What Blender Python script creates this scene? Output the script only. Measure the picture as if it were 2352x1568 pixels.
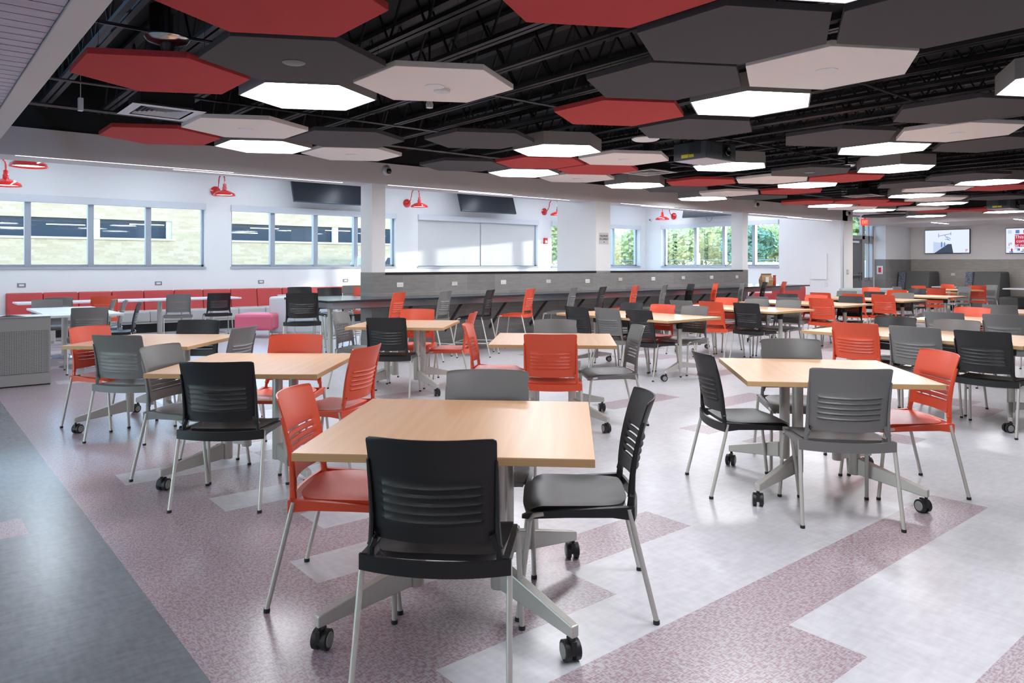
import bpy, math, random
from math import sin, cos, pi, radians as R
from mathutils import Vector, Matrix
sc = bpy.context.scene
for o in list(bpy.data.objects): bpy.data.objects.remove(o)

# ---------------- camera, world, sun, exposure ----------------
cam = bpy.data.cameras.new('camera'); camo = bpy.data.objects.new('camera', cam); sc.collection.objects.link(camo)
F_PX, X0, Y0, EYE = 1697.3, 1176.0, 608.25, 1.40
cam.sensor_width = 36.0; cam.lens = 36.0 * F_PX / 2352.0
cam.shift_x = 0.0; cam.shift_y = (Y0 - 784.0) / 2352.0
cam.clip_start = 0.05; cam.clip_end = 400
A = math.atan((X0 + 234) / F_PX)
camo.location = (0, 0, EYE)
camo.rotation_euler = (pi / 2, 0, -(pi / 2 - (pi / 2 - A)))   # set precisely below
fwd = Vector((sin(A), cos(A), 0))
camo.rotation_euler = fwd.to_track_quat('-Z', 'Y').to_euler()
sc.camera = camo
w = bpy.data.worlds.new('sky'); sc.world = w; w.use_nodes = True
nt = w.node_tree; nt.nodes.clear()
sky = nt.nodes.new('ShaderNodeTexSky'); sky.sky_type = 'NISHITA'; sky.sun_disc = False
sky.sun_elevation = R(28); sky.sun_rotation = R(80); sky.air_density = 1.2; sky.dust_density = 0.6; sky.ozone_density = 3.0
bg = nt.nodes.new('ShaderNodeBackground'); bg.inputs[1].default_value = SKY_STRENGTH if 'SKY_STRENGTH' in globals() else 1.15
ow = nt.nodes.new('ShaderNodeOutputWorld')
nt.links.new(sky.outputs[0], bg.inputs[0]); nt.links.new(bg.outputs[0], ow.inputs[0])
sun = bpy.data.lights.new('sun', 'SUN'); sun.energy = 7.0; sun.angle = R(0.6); sun.color = (1, 0.93, 0.82)
suno = bpy.data.objects.new('sun', sun); sc.collection.objects.link(suno)
suno.rotation_euler = Vector((-0.90, 0.31, -0.082)).to_track_quat('-Z', 'Y').to_euler()
sc.view_settings.view_transform = 'Standard'; sc.view_settings.look = 'None'
sc.view_settings.gamma = 1.0; sc.view_settings.use_curve_mapping = False
sc.view_settings.exposure = 0.0
LIGHT_S = 21.0
sc.cycles.max_bounces = 8; sc.cycles.diffuse_bounces = 5; sc.cycles.transparent_max_bounces = 12

# ---------------- materials ----------------
MC = {}
def mat(name, col, rough=0.5, metal=0.0, spec=0.5, emit=None, es=1.0, noise=0.0, nscale=20.0, bump=0.0, bscale=200.0, coat=0.0):
    if name in MC: return MC[name]
    m = bpy.data.materials.new(name); m.use_nodes = True; n = m.node_tree; b = n.nodes['Principled BSDF']
    b.inputs['Base Color'].default_value = (*col, 1); b.inputs['Roughness'].default_value = rough
    b.inputs['Metallic'].default_value = metal; b.inputs['Specular IOR Level'].default_value = spec
    b.inputs['Coat Weight'].default_value = coat
    if emit: b.inputs['Emission Color'].default_value = (*emit, 1); b.inputs['Emission Strength'].default_value = es
    tc = n.nodes.new('ShaderNodeTexCoord')
    if noise:
        nz = n.nodes.new('ShaderNodeTexNoise'); nz.inputs['Scale'].default_value = nscale; nz.inputs['Detail'].default_value = 4
        rp = n.nodes.new('ShaderNodeMapRange'); rp.inputs[3].default_value = 1 - noise; rp.inputs[4].default_value = 1 + noise
        mx = n.nodes.new('ShaderNodeVectorMath'); mx.operation = 'SCALE'; mx.inputs[0].default_value = col
        n.links.new(tc.outputs['Object'], nz.inputs[0]); n.links.new(nz.outputs[0], rp.inputs[0])
        n.links.new(rp.outputs[0], mx.inputs['Scale']); n.links.new(mx.outputs[0], b.inputs['Base Color'])
    if bump:
        nz = n.nodes.new('ShaderNodeTexNoise'); nz.inputs['Scale'].default_value = bscale; nz.inputs['Detail'].default_value = 2
        bp = n.nodes.new('ShaderNodeBump'); bp.inputs['Strength'].default_value = bump; bp.inputs['Distance'].default_value = 0.002
        n.links.new(tc.outputs['Object'], nz.inputs[0]); n.links.new(nz.outputs[0], bp.inputs['Height']); n.links.new(bp.outputs[0], b.inputs['Normal'])
    MC[name] = m; return m
def glass_mat():
    m = bpy.data.materials.new('window_glass'); m.use_nodes = True; n = m.node_tree; n.nodes.clear()
    t = n.nodes.new('ShaderNodeBsdfTransparent'); t.inputs[0].default_value = (0.93, 0.97, 0.98, 1)
    g = n.nodes.new('ShaderNodeBsdfGlossy'); g.inputs['Roughness'].default_value = 0.02
    lf = n.nodes.new('ShaderNodeLayerWeight'); lf.inputs[0].default_value = 0.5
    pw = n.nodes.new('ShaderNodeMath'); pw.operation = 'POWER'; pw.inputs[1].default_value = 4.0; n.links.new(lf.outputs['Facing'], pw.inputs[0])
    lw = n.nodes.new('ShaderNodeMath'); lw.operation = 'MULTIPLY_ADD'; lw.inputs[1].default_value = 0.8; lw.inputs[2].default_value = 0.04; n.links.new(pw.outputs[0], lw.inputs[0])
    mx = n.nodes.new('ShaderNodeMixShader'); o = n.nodes.new('ShaderNodeOutputMaterial')
    n.links.new(lw.outputs[0], mx.inputs[0]); n.links.new(t.outputs[0], mx.inputs[1]); n.links.new(g.outputs[0], mx.inputs[2]); n.links.new(mx.outputs[0], o.inputs[0])
    return m
def tile_mat(name, axis, c1=(0.20, 0.19, 0.185), c2=(0.25, 0.24, 0.232), grout=(0.30, 0.29, 0.28), wx=0.61, hz=0.305, off=0.0):
    m = bpy.data.materials.new(name); m.use_nodes = True; n = m.node_tree; b = n.nodes['Principled BSDF']
    b.inputs['Roughness'].default_value = 0.42
    g = n.nodes.new('ShaderNodeNewGeometry'); s = n.nodes.new('ShaderNodeSeparateXYZ'); c = n.nodes.new('ShaderNodeCombineXYZ')
    n.links.new(g.outputs['Position'], s.inputs[0]); n.links.new(s.outputs['XY'.index(axis)], c.inputs[0]); n.links.new(s.outputs[2], c.inputs[1])
    mp = n.nodes.new('ShaderNodeMapping'); mp.inputs['Location'].default_value = (off, -0.05, 0); n.links.new(c.outputs[0], mp.inputs[0])
    br = n.nodes.new('ShaderNodeTexBrick'); br.inputs['Scale'].default_value = 1.0; br.inputs['Mortar Size'].default_value = 0.003
    br.inputs['Mortar Smooth'].default_value = 0.0; br.inputs['Brick Width'].default_value = wx; br.inputs['Row Height'].default_value = hz
    br.inputs['Color1'].default_value = (*c1, 1); br.inputs['Color2'].default_value = (*c2, 1); br.inputs['Mortar'].default_value = (*grout, 1)
    n.links.new(mp.outputs[0], br.inputs['Vector'])
    nz = n.nodes.new('ShaderNodeTexNoise'); nz.inputs['Scale'].default_value = 3; nz.inputs['Detail'].default_value = 6
    m2 = n.nodes.new('ShaderNodeMapping'); m2.inputs['Scale'].default_value = (1.5, 9, 1); n.links.new(c.outputs[0], m2.inputs[0]); n.links.new(m2.outputs[0], nz.inputs[0])
    rp = n.nodes.new('ShaderNodeMapRange'); rp.inputs[3].default_value = 0.72; rp.inputs[4].default_value = 1.28; n.links.new(nz.outputs[0], rp.inputs[0])
    vm = n.nodes.new('ShaderNodeVectorMath'); vm.operation = 'SCALE'; n.links.new(br.outputs[0], vm.inputs[0]); n.links.new(rp.outputs[0], vm.inputs['Scale'])
    n.links.new(vm.outputs[0], b.inputs['Base Color']); return m
def speck_mat(name, ca, cb, sc1, lo=0.42, hi=0.58, rough=0.30, coat=0.22, spec=0.55):
    """vinyl tile: two colours woven together by crossed stretched noise"""
    m = bpy.data.materials.new(name); m.use_nodes = True; n = m.node_tree; b = n.nodes['Principled BSDF']
    b.inputs['Specular IOR Level'].default_value = spec
    g = n.nodes.new('ShaderNodeNewGeometry')
    outs = []
    for k, s in enumerate(((1, 0.28, 1), (0.28, 1, 1))):
        mp = n.nodes.new('ShaderNodeMapping'); mp.inputs['Scale'].default_value = s; mp.inputs['Location'].default_value = (k * 7, 0, 0)
        nz = n.nodes.new('ShaderNodeTexNoise'); nz.inputs['Scale'].default_value = sc1; nz.inputs['Detail'].default_value = 2.5
        n.links.new(g.outputs['Position'], mp.inputs[0]); n.links.new(mp.outputs[0], nz.inputs[0]); outs.append(nz.outputs[0])
    ad = n.nodes.new('ShaderNodeMath'); ad.operation = 'ADD'; n.links.new(outs[0], ad.inputs[0]); n.links.new(outs[1], ad.inputs[1])
    rp = n.nodes.new('ShaderNodeMapRange'); rp.inputs[1].default_value = 2 * lo; rp.inputs[2].default_value = 2 * hi; n.links.new(ad.outputs[0], rp.inputs[0])
    mx = n.nodes.new('ShaderNodeMix'); mx.data_type = 'RGBA'; mx.inputs[6].default_value = (*ca, 1); mx.inputs[7].default_value = (*cb, 1)
    n.links.new(rp.outputs[0], mx.inputs[0]); last = mx.outputs[2]
    nz = n.nodes.new('ShaderNodeTexNoise'); nz.inputs['Scale'].default_value = 2.2; nz.inputs['Detail'].default_value = 5; n.links.new(g.outputs['Position'], nz.inputs[0])
    r2 = n.nodes.new('ShaderNodeMapRange'); r2.inputs[1].default_value = .1; r2.inputs[2].default_value = .9; r2.inputs[3].default_value = .90; r2.inputs[4].default_value = 1.10; n.links.new(nz.outputs[0], r2.inputs[0])
    vm = n.nodes.new('ShaderNodeVectorMath'); vm.operation = 'SCALE'; n.links.new(last, vm.inputs[0]); n.links.new(r2.outputs[0], vm.inputs['Scale'])
    n.links.new(vm.outputs[0], b.inputs['Base Color'])
    b.inputs['Roughness'].default_value = rough; b.inputs['Coat Weight'].default_value = coat; b.inputs['Coat Roughness'].default_value = .24
    bp = n.nodes.new('ShaderNodeBump'); bp.inputs['Strength'].default_value = 0.03; bp.inputs['Distance'].default_value = 0.001
    n.links.new(ad.outputs[0], bp.inputs['Height']); n.links.new(bp.outputs[0], b.inputs['Normal']); return m
def wood_mat(name, c1, c2, rough=0.3, ply=False, scl=(1.5, 30, 30)):
    m = bpy.data.materials.new(name); m.use_nodes = True; n = m.node_tree; b = n.nodes['Principled BSDF']; b.inputs['Roughness'].default_value = rough
    tc = n.nodes.new('ShaderNodeTexCoord'); mp = n.nodes.new('ShaderNodeMapping'); mp.inputs['Scale'].default_value = (0, 0, 900) if ply else scl
    nz = n.nodes.new('ShaderNodeTexNoise'); nz.inputs['Scale'].default_value = 1.0; nz.inputs['Detail'].default_value = 5
    mx = n.nodes.new('ShaderNodeMix'); mx.data_type = 'RGBA'; mx.inputs[6].default_value = (*c1, 1); mx.inputs[7].default_value = (*c2, 1)
    rp = n.nodes.new('ShaderNodeMapRange'); rp.inputs[1].default_value = .3; rp.inputs[2].default_value = .7
    n.links.new(tc.outputs['Object'], mp.inputs[0]); n.links.new(mp.outputs[0], nz.inputs[0]); n.links.new(nz.outputs[0], rp.inputs[0]); n.links.new(rp.outputs[0], mx.inputs[0]); n.links.new(mx.outputs[2], b.inputs['Base Color'])
    return m
GLASS = glass_mat()
WHITE = mat('white_paint', (0.80, 0.80, 0.80), 0.6, noise=0.015, nscale=3)
TAUPE = mat('taupe_paint', (0.68, 0.64, 0.635), 0.65, noise=0.02, nscale=2)
BLACKP = mat('black_paint', (0.006, 0.006, 0.007), 0.7, noise=0.3, nscale=6)
JOIST = mat('black_steel', (0.028, 0.027, 0.03), 0.5)
ALU = mat('window_aluminium', (0.42, 0.46, 0.52), 0.4, 0.6)
STEEL = mat('grey_powder_steel', (0.56, 0.54, 0.50), 0.38, 0.35)
CHROME = mat('bright_metal', (0.6, 0.6, 0.6), 0.2, 1.0)
RUB = mat('black_rubber', (0.012, 0.012, 0.013), 0.5)
PL = {'orange': mat('orange_plastic', (0.68, 0.078, 0.030), 0.36, bump=0.15, bscale=700),
      'grey': mat('grey_plastic', (0.165, 0.160, 0.155), 0.36, bump=0.15, bscale=700),
      'black': mat('black_plastic', (0.010, 0.010, 0.011), 0.40, bump=0.15, bscale=700)}
HEX = {'grey': mat('charcoal_felt', (0.075, 0.069, 0.074), 0.9, bump=0.4, bscale=300, noise=0.06, nscale=60),
       'red': mat('red_felt', (0.50, 0.045, 0.045), 0.9, bump=0.4, bscale=300, noise=0.06, nscale=60),
       'white': mat('white_felt', (0.84, 0.785, 0.755), 0.9, bump=0.3, bscale=300)}
EMIT = mat('light_diffuser', (0.8, 0.8, 0.8), 0.5, emit=(0.93, 0.95, 1.0), es=LIGHT_S)
BRIGHTSTRIP = mat('bright_strip', (0.8, 0.8, 0.8), 0.5, emit=(0.97, 0.96, 1.0), es=40)
STRIP = mat('strip_diffuser', (0.8, 0.8, 0.8), 0.5, emit=(0.95, 0.93, 1.0), es=3.0)
HFRAME = mat('light_housing', (0.30, 0.29, 0.28), 0.6)
MAPLE = wood_mat('maple_laminate', (0.64, 0.365, 0.185), (0.57, 0.31, 0.15), 0.33)
PLY = wood_mat('ply_edge', (0.62, 0.40, 0.20), (0.40, 0.22, 0.09), 0.5, ply=True)
WHTOP = mat('white_laminate', (0.74, 0.74, 0.76), 0.25)
REDV = mat('red_vinyl', (0.48, 0.045, 0.045), 0.5)
PINKV = mat('pink_vinyl', (0.68, 0.13, 0.21), 0.5)
BEIGEV = mat('beige_vinyl', (0.50, 0.48, 0.46), 0.55)
LAMPRED = mat('red_enamel', (0.60, 0.012, 0.012), 0.15, coat=0.6)
DARKTOP = mat('dark_counter', (0.035, 0.04, 0.05), 0.16)
SCREEN = mat('black_screen', (0.010, 0.012, 0.016), 0.12)
TVGLASS = mat('tv_glass', (0.016, 0.019, 0.026), 0.38, spec=.35)
SHADE = mat('roller_shade', (0.62, 0.62, 0.61), 0.8)
PLATE = mat('outlet_white', (0.75, 0.75, 0.73), 0.35)

# ---------------- mesh helpers ----------------
col = sc.collection
class MB:
    def __init__(s): s.v = []; s.f = []; s.mi = []; s.k = 0
    def add(s, vs, fs, k=None):
        b = len(s.v); s.v += [tuple(v) for v in vs]; s.f += [tuple(b + i for i in f) for f in fs]; s.mi += [s.k if k is None else k] * len(fs); return s
    def box(s, x0, x1, y0, y1, z0, z1, k=None):
        return s.add([(x0, y0, z0), (x1, y0, z0), (x1, y1, z0), (x0, y1, z0), (x0, y0, z1), (x1, y0, z1), (x1, y1, z1), (x0, y1, z1)],
                     [(0, 3, 2, 1), (4, 5, 6, 7), (0, 1, 5, 4), (1, 2, 6, 5), (2, 3, 7, 6), (3, 0, 4, 7)], k)
    def prism(s, poly, z0, z1, k=None):
        n = len(poly)
        return s.add([(x, y, z0) for x, y in poly] + [(x, y, z1) for x, y in poly],
                     [tuple(range(n))[::-1], tuple(range(n, 2 * n))] + [(i, (i + 1) % n, n + (i + 1) % n, n + i) for i in range(n)], k)
    def tube(s, pts, r, n=8, r2=None, flat=1.0, up=None, cap=True, k=None):
        pts = [Vector(p) for p in pts]; m = len(pts); rings = []
        for i, p in enumerate(pts):
            t = (pts[min(i + 1, m - 1)] - pts[max(i - 1, 0)]).normalized()
            a = Vector(up) if up else (Vector((0, 0, 1)) if abs(t.z) < 0.9 else Vector((1, 0, 0)))
            e1 = t.cross(a).normalized(); e2 = e1.cross(t).normalized()
            rr = r if r2 is None else r + (r2 - r) * i / (m - 1)
            rings.append([p + e1 * rr * cos(2 * pi * j / n) + e2 * rr * flat * sin(2 * pi * j / n) for j in range(n)])
        vs = [v for rg in rings for v in rg]; fs = []
        for i in range(m - 1):
            for j in range(n): fs.append((i * n + j, i * n + (j + 1) % n, (i + 1) * n + (j + 1) % n, (i + 1) * n + j))
        if cap: fs += [tuple(range(n))[::-1], tuple(range((m - 1) * n, m * n))]
        return s.add(vs, fs, k)
    def lathe(s, prof, n=24, c=(0, 0, 0), k=None, cap=True):
        vs = [(c[0] + r * cos(2 * pi * j / n), c[1] + r * sin(2 * pi * j / n), c[2] + z) for r, z in prof for j in range(n)]; fs = []
        for i in range(len(prof) - 1):
            for j in range(n): fs.append((i * n + j, i * n + (j + 1) % n, (i + 1) * n + (j + 1) % n, (i + 1) * n + j))
        if cap: fs += [tuple(range(n))[::-1], tuple(range((len(prof) - 1) * n, len(prof) * n))]
        return s.add(vs, fs, k)
    def shell(s, P, mask, off):
        """P[i][j] grid of points, mask(i,j) keeps a cell, off(i,j) = thickness vector; makes a closed slab with holes"""
        ni, nj = len(P), len(P[0]); b = len(s.v)
        vs = [P[i][j] for i in range(ni) for j in range(nj)] + [P[i][j] + off(i, j) for i in range(ni) for j in range(nj)]
        N = ni * nj; fs = []; cells = {(i, j) for i in range(ni - 1) for j in range(nj - 1) if mask(i, j)}
        I = lambda i, j: i * nj + j
        for i, j in cells:
            q = (I(i, j), I(i + 1, j), I(i + 1, j + 1), I(i, j + 1)); fs.append(q); fs.append(tuple(N + x for x in q[::-1]))
            for (di, dj), (p, r) in (((-1, 0), (q[3], q[0])), ((1, 0), (q[1], q[2])), ((0, -1), (q[0], q[1])), ((0, 1), (q[2], q[3]))):
                if (i + di, j + dj) not in cells: fs.append((r, p, N + p, N + r))
        return s.add(vs, fs)
    def move(s, M):
        s.v = [tuple(M @ Vector(v)) for v in s.v]; return s
    def obj(s, name, m, parent=None, smooth=False, bevel=0.0, ang=40, loc=None):
        me = bpy.data.meshes.new(name); me.from_pydata(s.v, [], s.f); me.update()
        for x in (m if isinstance(m, (list, tuple)) else [m]): me.materials.append(x)
        if any(s.mi): me.polygons.foreach_set('material_index', s.mi)
        if smooth:
            me.polygons.foreach_set('use_smooth', [True] * len(me.polygons)); me.set_sharp_from_angle(angle=R(ang))
        o = bpy.data.objects.new(name, me); col.objects.link(o)
        if parent: o.parent = parent
        if loc: o.location = loc
        if bevel:
            b = o.modifiers.new('bevel', 'BEVEL'); b.width = bevel; b.segments = 2; b.limit_method = 'ANGLE'
        return o
def tag(o, label=None, cat=None, group=None, kind=None):
    if label: o['label'] = label
    if cat: o['category'] = cat
    if group: o['group'] = group
    if kind: o['kind'] = kind
    return o
def thing(name, label, cat, loc=(0, 0, 0), rz=0.0, group=None):
    o = bpy.data.objects.new(name, None); o.empty_display_size = 0.05; col.objects.link(o)
    o.location = loc; o.rotation_euler = (0, 0, rz); return tag(o, label, cat, group)
KIDS = {}
def kids(o): return [c for c in bpy.data.objects if c.parent == o]
def snapshot(root):
    return [(c, kids(c)) for c in kids(root)]
def dup(root, snap, loc, rz, label, group=None, recol=None):
    r = root.copy(); col.objects.link(r); r.location = loc; r.rotation_euler = (0, 0, rz); r['label'] = label
    if group: r['group'] = group
    for c, gs in snap:
        d = c.copy(); col.objects.link(d); d.parent = r
        for g in gs:
            e = g.copy(); col.objects.link(e); e.parent = d
    return r
def struct(name, mb, m, **kw):
    return tag(mb.obj(name, m, **kw), kind='structure')
def text(body, size, m, parent, loc, rot, name='lettering', ext=0.001, ax='CENTER', sx=1.0):
    c = bpy.data.curves.new(name, 'FONT'); c.body = body; c.size = size; c.extrude = ext; c.align_x = ax; c.align_y = 'CENTER'; c.offset = 0.0
    tmp = bpy.data.objects.new(name, c); col.objects.link(tmp); bpy.context.view_layer.update()
    me = bpy.data.meshes.new_from_object(tmp.evaluated_get(bpy.context.evaluated_depsgraph_get())); bpy.data.objects.remove(tmp)
    me.materials.clear(); me.materials.append(m); o = bpy.data.objects.new(name, me); col.objects.link(o); o.parent = parent; o.location = loc; o.rotation_euler = rot; o.scale = (sx, 1, 1)
    return o
# ---------------- floor: vinyl tiles laid in one-foot rows ----------------
FT = 0.3048
UX = lambda u: u * 1.0 * FT      # tile joints as measured, in feet
m_w = speck_mat('pale_vinyl', (0.60, 0.59, 0.61), (0.50, 0.49, 0.515), 34, .36, .64)
m_p = speck_mat('plum_vinyl', (0.44, 0.40, 0.43), (0.30, 0.185, 0.205), 150, .45, .56)
m_d = speck_mat('slate_vinyl', (0.20, 0.225, 0.24), (0.155, 0.175, 0.19), 40, .36, .64, 0.26)
rnd = random.Random(5)
purple = {2: [(2.65, 13.9)], 3: [(2.65, 6.75)], 4: [(2.65, 8.75)], 5: [(2.65, 15.88)], 6: [(2.65, 4.69)], 7: [(2.65, 7.71)], 8: [(2.65, 10.74), (19.9, 20.9)],
          9: [(2.65, 5.69), (26.5, 28.0)], 10: [(2.65, 4.66), (16.9, 19.0)], 11: [(2.65, 6.7)], 12: [(2.65, 5.7), (16.9, 17.8)], 13: [(2.65, 8.7)], 14: [(2.65, 4.7), (9.8, 11.8)], 15: [(2.65, 6.7)],
          16: [(2.65, 9.7), (17.5, 20.9)], 17: [(2.65, 3.65), (6.7, 8.7)], 18: [(2.65, 6.7)], 19: [(2.65, 8.7), (13.8, 15.8)], 20: [(2.65, 5.7)], 21: [(2.65, 7.7)], 22: [(2.65, 6.7), (12.8, 14.9)], 23: [(2.65, 9.7)], 24: [(2.65, 5.7)], 25: [(2.65, 7.7)], 26: [(2.65, 6.7)]}
for r_ in range(27, 57): purple[r_] = [(2.65, 4.6 + rnd.random() * 5)]
for r_ in range(-20, 2): purple[r_] = [(2.65, 6 + rnd.random() * 8)]
for r_ in range(0, 50):
    if r_ in (2, 3, 4, 5, 6, 7): continue
    x_ = 20 + rnd.random() * 12
    while x_ < 80:
        purple[r_].append((x_, x_ + rnd.choice((1, 2, 3)))); x_ += 14 + rnd.random() * 16
fl = MB()
U0, U1, V0 = -6.0 / FT, 27.0 / FT, -20
for r_ in range(V0, 57):
    cuts = [(U0, 2.65, 2)]; x_ = 2.65
    for a, b in sorted(purple[r_]):
        if a < x_: a = x_
        if b <= a: continue
        if a > x_: cuts.append((x_, a, 0))
        cuts.append((a, b, 1)); x_ = b
    cuts.append((x_, U1, 0))
    for a, b, k in cuts:
        if k == 2 and r_ in (15, 30, 8 - 20):
            aa, bb = 0.70, 1.72
            for p, q, kk in ((a, aa, 2), (aa, bb, 1), (bb, b, 2)):
                fl.add([(p * FT, r_ * FT, 0), (q * FT, r_ * FT, 0), (q * FT, (r_ + 1) * FT, 0), (p * FT, (r_ + 1) * FT, 0)], [(0, 1, 2, 3)], kk)
            continue
        fl.add([(a * FT, r_ * FT, 0), (b * FT, r_ * FT, 0), (b * FT, (r_ + 1) * FT, 0), (a * FT, (r_ + 1) * FT, 0)], [(0, 1, 2, 3)], k)
struct('floor', fl, [m_w, m_p, m_d])

# ---------------- shell ----------------
CEIL, SOF, V = 3.75, 2.64, 10.0
WB, WR = 17.1, 20.34
struct('ceiling', MB().box(0.9, 23.4, -6, 10.2, CEIL, CEIL + .1), BLACKP)
# long beam between the room and the window bay
struct('trim_1', MB().box(-6, 20.94, V, 10.5, SOF, 2.965), TAUPE)
struct('wall_above_beam', MB().box(-6, 20.94, V + .03, 10.5, 2.965, CEIL + .05, 0).box(-6, 20.94, 10.48, 10.502, 2.96, 3.6, 1), [BLACKP, WHITE])
struct('ceiling_bay', MB().box(-6, 20.5, 10.5, 17.3, 3.60, 3.7), WHITE)
struct('trim_2', MB().box(.627, .774, -6, V, SOF, 2.965), TAUPE)
struct('wall_above_bulkhead', MB().box(.63, .75, -6, V, 2.965, CEIL + .05), BLACKP)
# slatted ceiling over the aisle
sl = MB(); y = -6.0
while y < 9.9:
    sl.box(-6, .622, y, min(y + .118, V), 2.655, 2.675); y += .132
struct('ceiling_slats', sl, wood_mat('walnut_slat', (0.56, 0.47, 0.54), (0.46, 0.36, 0.43), 0.35, scl=(2, 40, 40)))
struct('ceiling_aisle', MB().box(-6, .627, -6, V, 2.70, 2.78), BLACKP)
tileX = tile_mat('grey_tile_x', 'X'); tileY = tile_mat('grey_tile_y', 'Y')
# half wall with its piers
hw = MB().box(5.54, 15.65, V, 10.30, 0.14, 1.25, 0)
struct('wall_half', hw, [tileX])
cap = MB().box(5.77, 10.43, V - .012, 10.33, 1.252, 1.284).box(10.84, 15.43, V - .012, 10.33, 1.252, 1.284)
struct('trim_cap', cap, mat('black_sill', (0.012, 0.012, 0.014), 0.3))
struct('baseboard_half', MB().box(5.53, 15.66, V - .006, 10.306, 0.0, .14), mat('grey_cove_base', (0.24, 0.235, 0.235), 0.5))
pr = MB()
pr.box(5.54, 5.77, V + .001, 10.35, 1.285, SOF).box(15.43, 15.65, V + .001, 10.31, 1.285, SOF).box(10.43, 10.84, V + .001, 11.10, 1.285, SOF)
pr.box(10.43, 10.84, 10.33, 11.10, 0, 1.285).box(10.43, 10.84, 10.5, 11.10, SOF, 3.6)
struct('wall_piers', pr, WHITE)
tp = MB().box(5.535, 5.77, V - .001, 10.35, .14, 1.285).box(15.43, 15.655, V - .001, 10.31, .14, 1.285).box(10.43, 10.84, V - .001, 10.33, .14, 1.285)
struct('trim_pier_tile', tp, [tileX])
# outer wall with window openings
def wall_with_holes(name, axis, c0, c1, a0, a1, z1, holes, m):
    mb = MB(); x = a0; hs = sorted(holes)
    def bx(p, q, za, zb):
        if axis == 'Y': mb.box(p, q, c0, c1, za, zb)
        else: mb.box(c0, c1, p, q, za, zb)
    for p, q, za, zb in hs:
        if p > x: bx(x, p, 0, z1)
        bx(p, q, 0, za); bx(p, q, zb, z1); x = q
    if x < a1: bx(x, a1, 0, z1)
    return struct(name, mb, m)
SZ, HZ = 1.36, 2.72
H1 = [(.87, 5.28, SZ, HZ), (5.86, 10.18, SZ, HZ), (10.88, 15.24, SZ, HZ), (15.83, 20.05, SZ, HZ)]
wall_with_holes('wall_back', 'Y', WB, WB + .28, .5, WR + .3, 3.6, H1, WHITE)
wall_with_holes('wall_bay_right', 'X', WR, WR + .3, V, WB, 3.6, [(11.95, 16.37, SZ, HZ)], WHITE)
struct('wall_bay_left', MB().box(.5, .72, 10.5, WB, 0, 3.6), WHITE)
def window(name, axis, c, a0, a1, mull, label_w, shade=False, depth=.10):
    """frame set in the opening, panes and the shade box on the room side"""
    root = bpy.data.objects.new(name, None); col.objects.link(root); root['kind'] = 'structure'
    def B(mb, p, q, ya, yb, za, zb):
        return mb.box(p, q, ya, yb, za, zb) if axis == 'Y' else mb.box(ya, yb, p, q, za, zb)
    f = MB(); y0, y1 = c + depth, c + depth + .09; w = .05
    B(f, a0, a1, y0, y1, SZ, SZ + .05); B(f, a0, a1, y0, y1, HZ - .05, HZ); B(f, a0, a0 + w, y0, y1, SZ, HZ); B(f, a1 - w, a1, y0, y1, SZ, HZ)
    for u in mull: B(f, u - .055, u + .055, y0 - .03, y1, SZ, HZ)
    f.obj('window_frame', ALU, root, bevel=.004)
    ed = [a0 + w] + [x for u in mull for x in (u - .055, u + .055)] + [a1 - w]
    for i in range(0, len(ed), 2):
        g = MB(); B(g, ed[i], ed[i + 1], y0 + .04, y0 + .046, SZ + .05, HZ - .05); g.obj('window_pane', GLASS, root)
    s = MB(); B(s, a0 - .02, a1 + .02, c - .025, c + depth, SZ - .05, SZ); s.obj('window_sill', mat('sill_grey', (0.42, 0.44, 0.48), 0.4), root, bevel=.004)
    h = MB(); B(h, a0 - .01, a1 + .01, c - .055, c + .055, HZ - .09, HZ + .05); h.obj('shade_box', mat('shade_box_white', (0.66, 0.68, 0.72), 0.4), root, bevel=.004)
    if shade:
        md = (a0 + a1) / 2 - .01
        for p, q in ((a0 + .02, md - .015), (md + .015, a1 - .09)):
            sh = MB(); n = 24
            for i in range(n):
                a, b = p + (q - p) * i / n, p + (q - p) * (i + 1) / n
                da, db = .004 * sin(i * .9), .004 * sin((i + 1) * .9)
                sh.add([(a, c + .05 + da, SZ + .03), (b, c + .05 + db, SZ + .03), (b, c + .05, HZ - .09), (a, c + .05, HZ - .09)], [(0, 1, 2, 3)])
            B(sh, p, q, c + .042, c + .058, SZ + .015, SZ + .035)
            sh.obj('roller_shade', SHADE, root)
    return root
window('window_1', 'Y', WB, .87, 5.28, [1.95, 3.04, 4.13], '')
window('window_2', 'Y', WB, 5.86, 10.18, [6.86, 7.95, 9.05], '')
window('window_3', 'Y', WB, 10.88, 15.24, [13.05], '', True)
window('window_4', 'Y', WB, 15.83, 20.05, [16.90, 17.87, 18.84], '', depth=.16)
window('window_5', 'X', WR, 11.95, 16.37, [12.88, 13.97, 15.06], '', depth=.16)
g_ = MB()  # unseen glazing in the left wall, added to let daylight into the aisle
for k in range(5): g_.box(-6.14, -6.06, 3.5 + k * 1.52, 3.56 + k * 1.52, .1, 2.25)
struct('fill_window_bars', g_, ALU)
struct('fill_window_glass', MB().box(-6.105, -6.095, 3.5, 9.7, .1, 2.25), GLASS)
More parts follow.
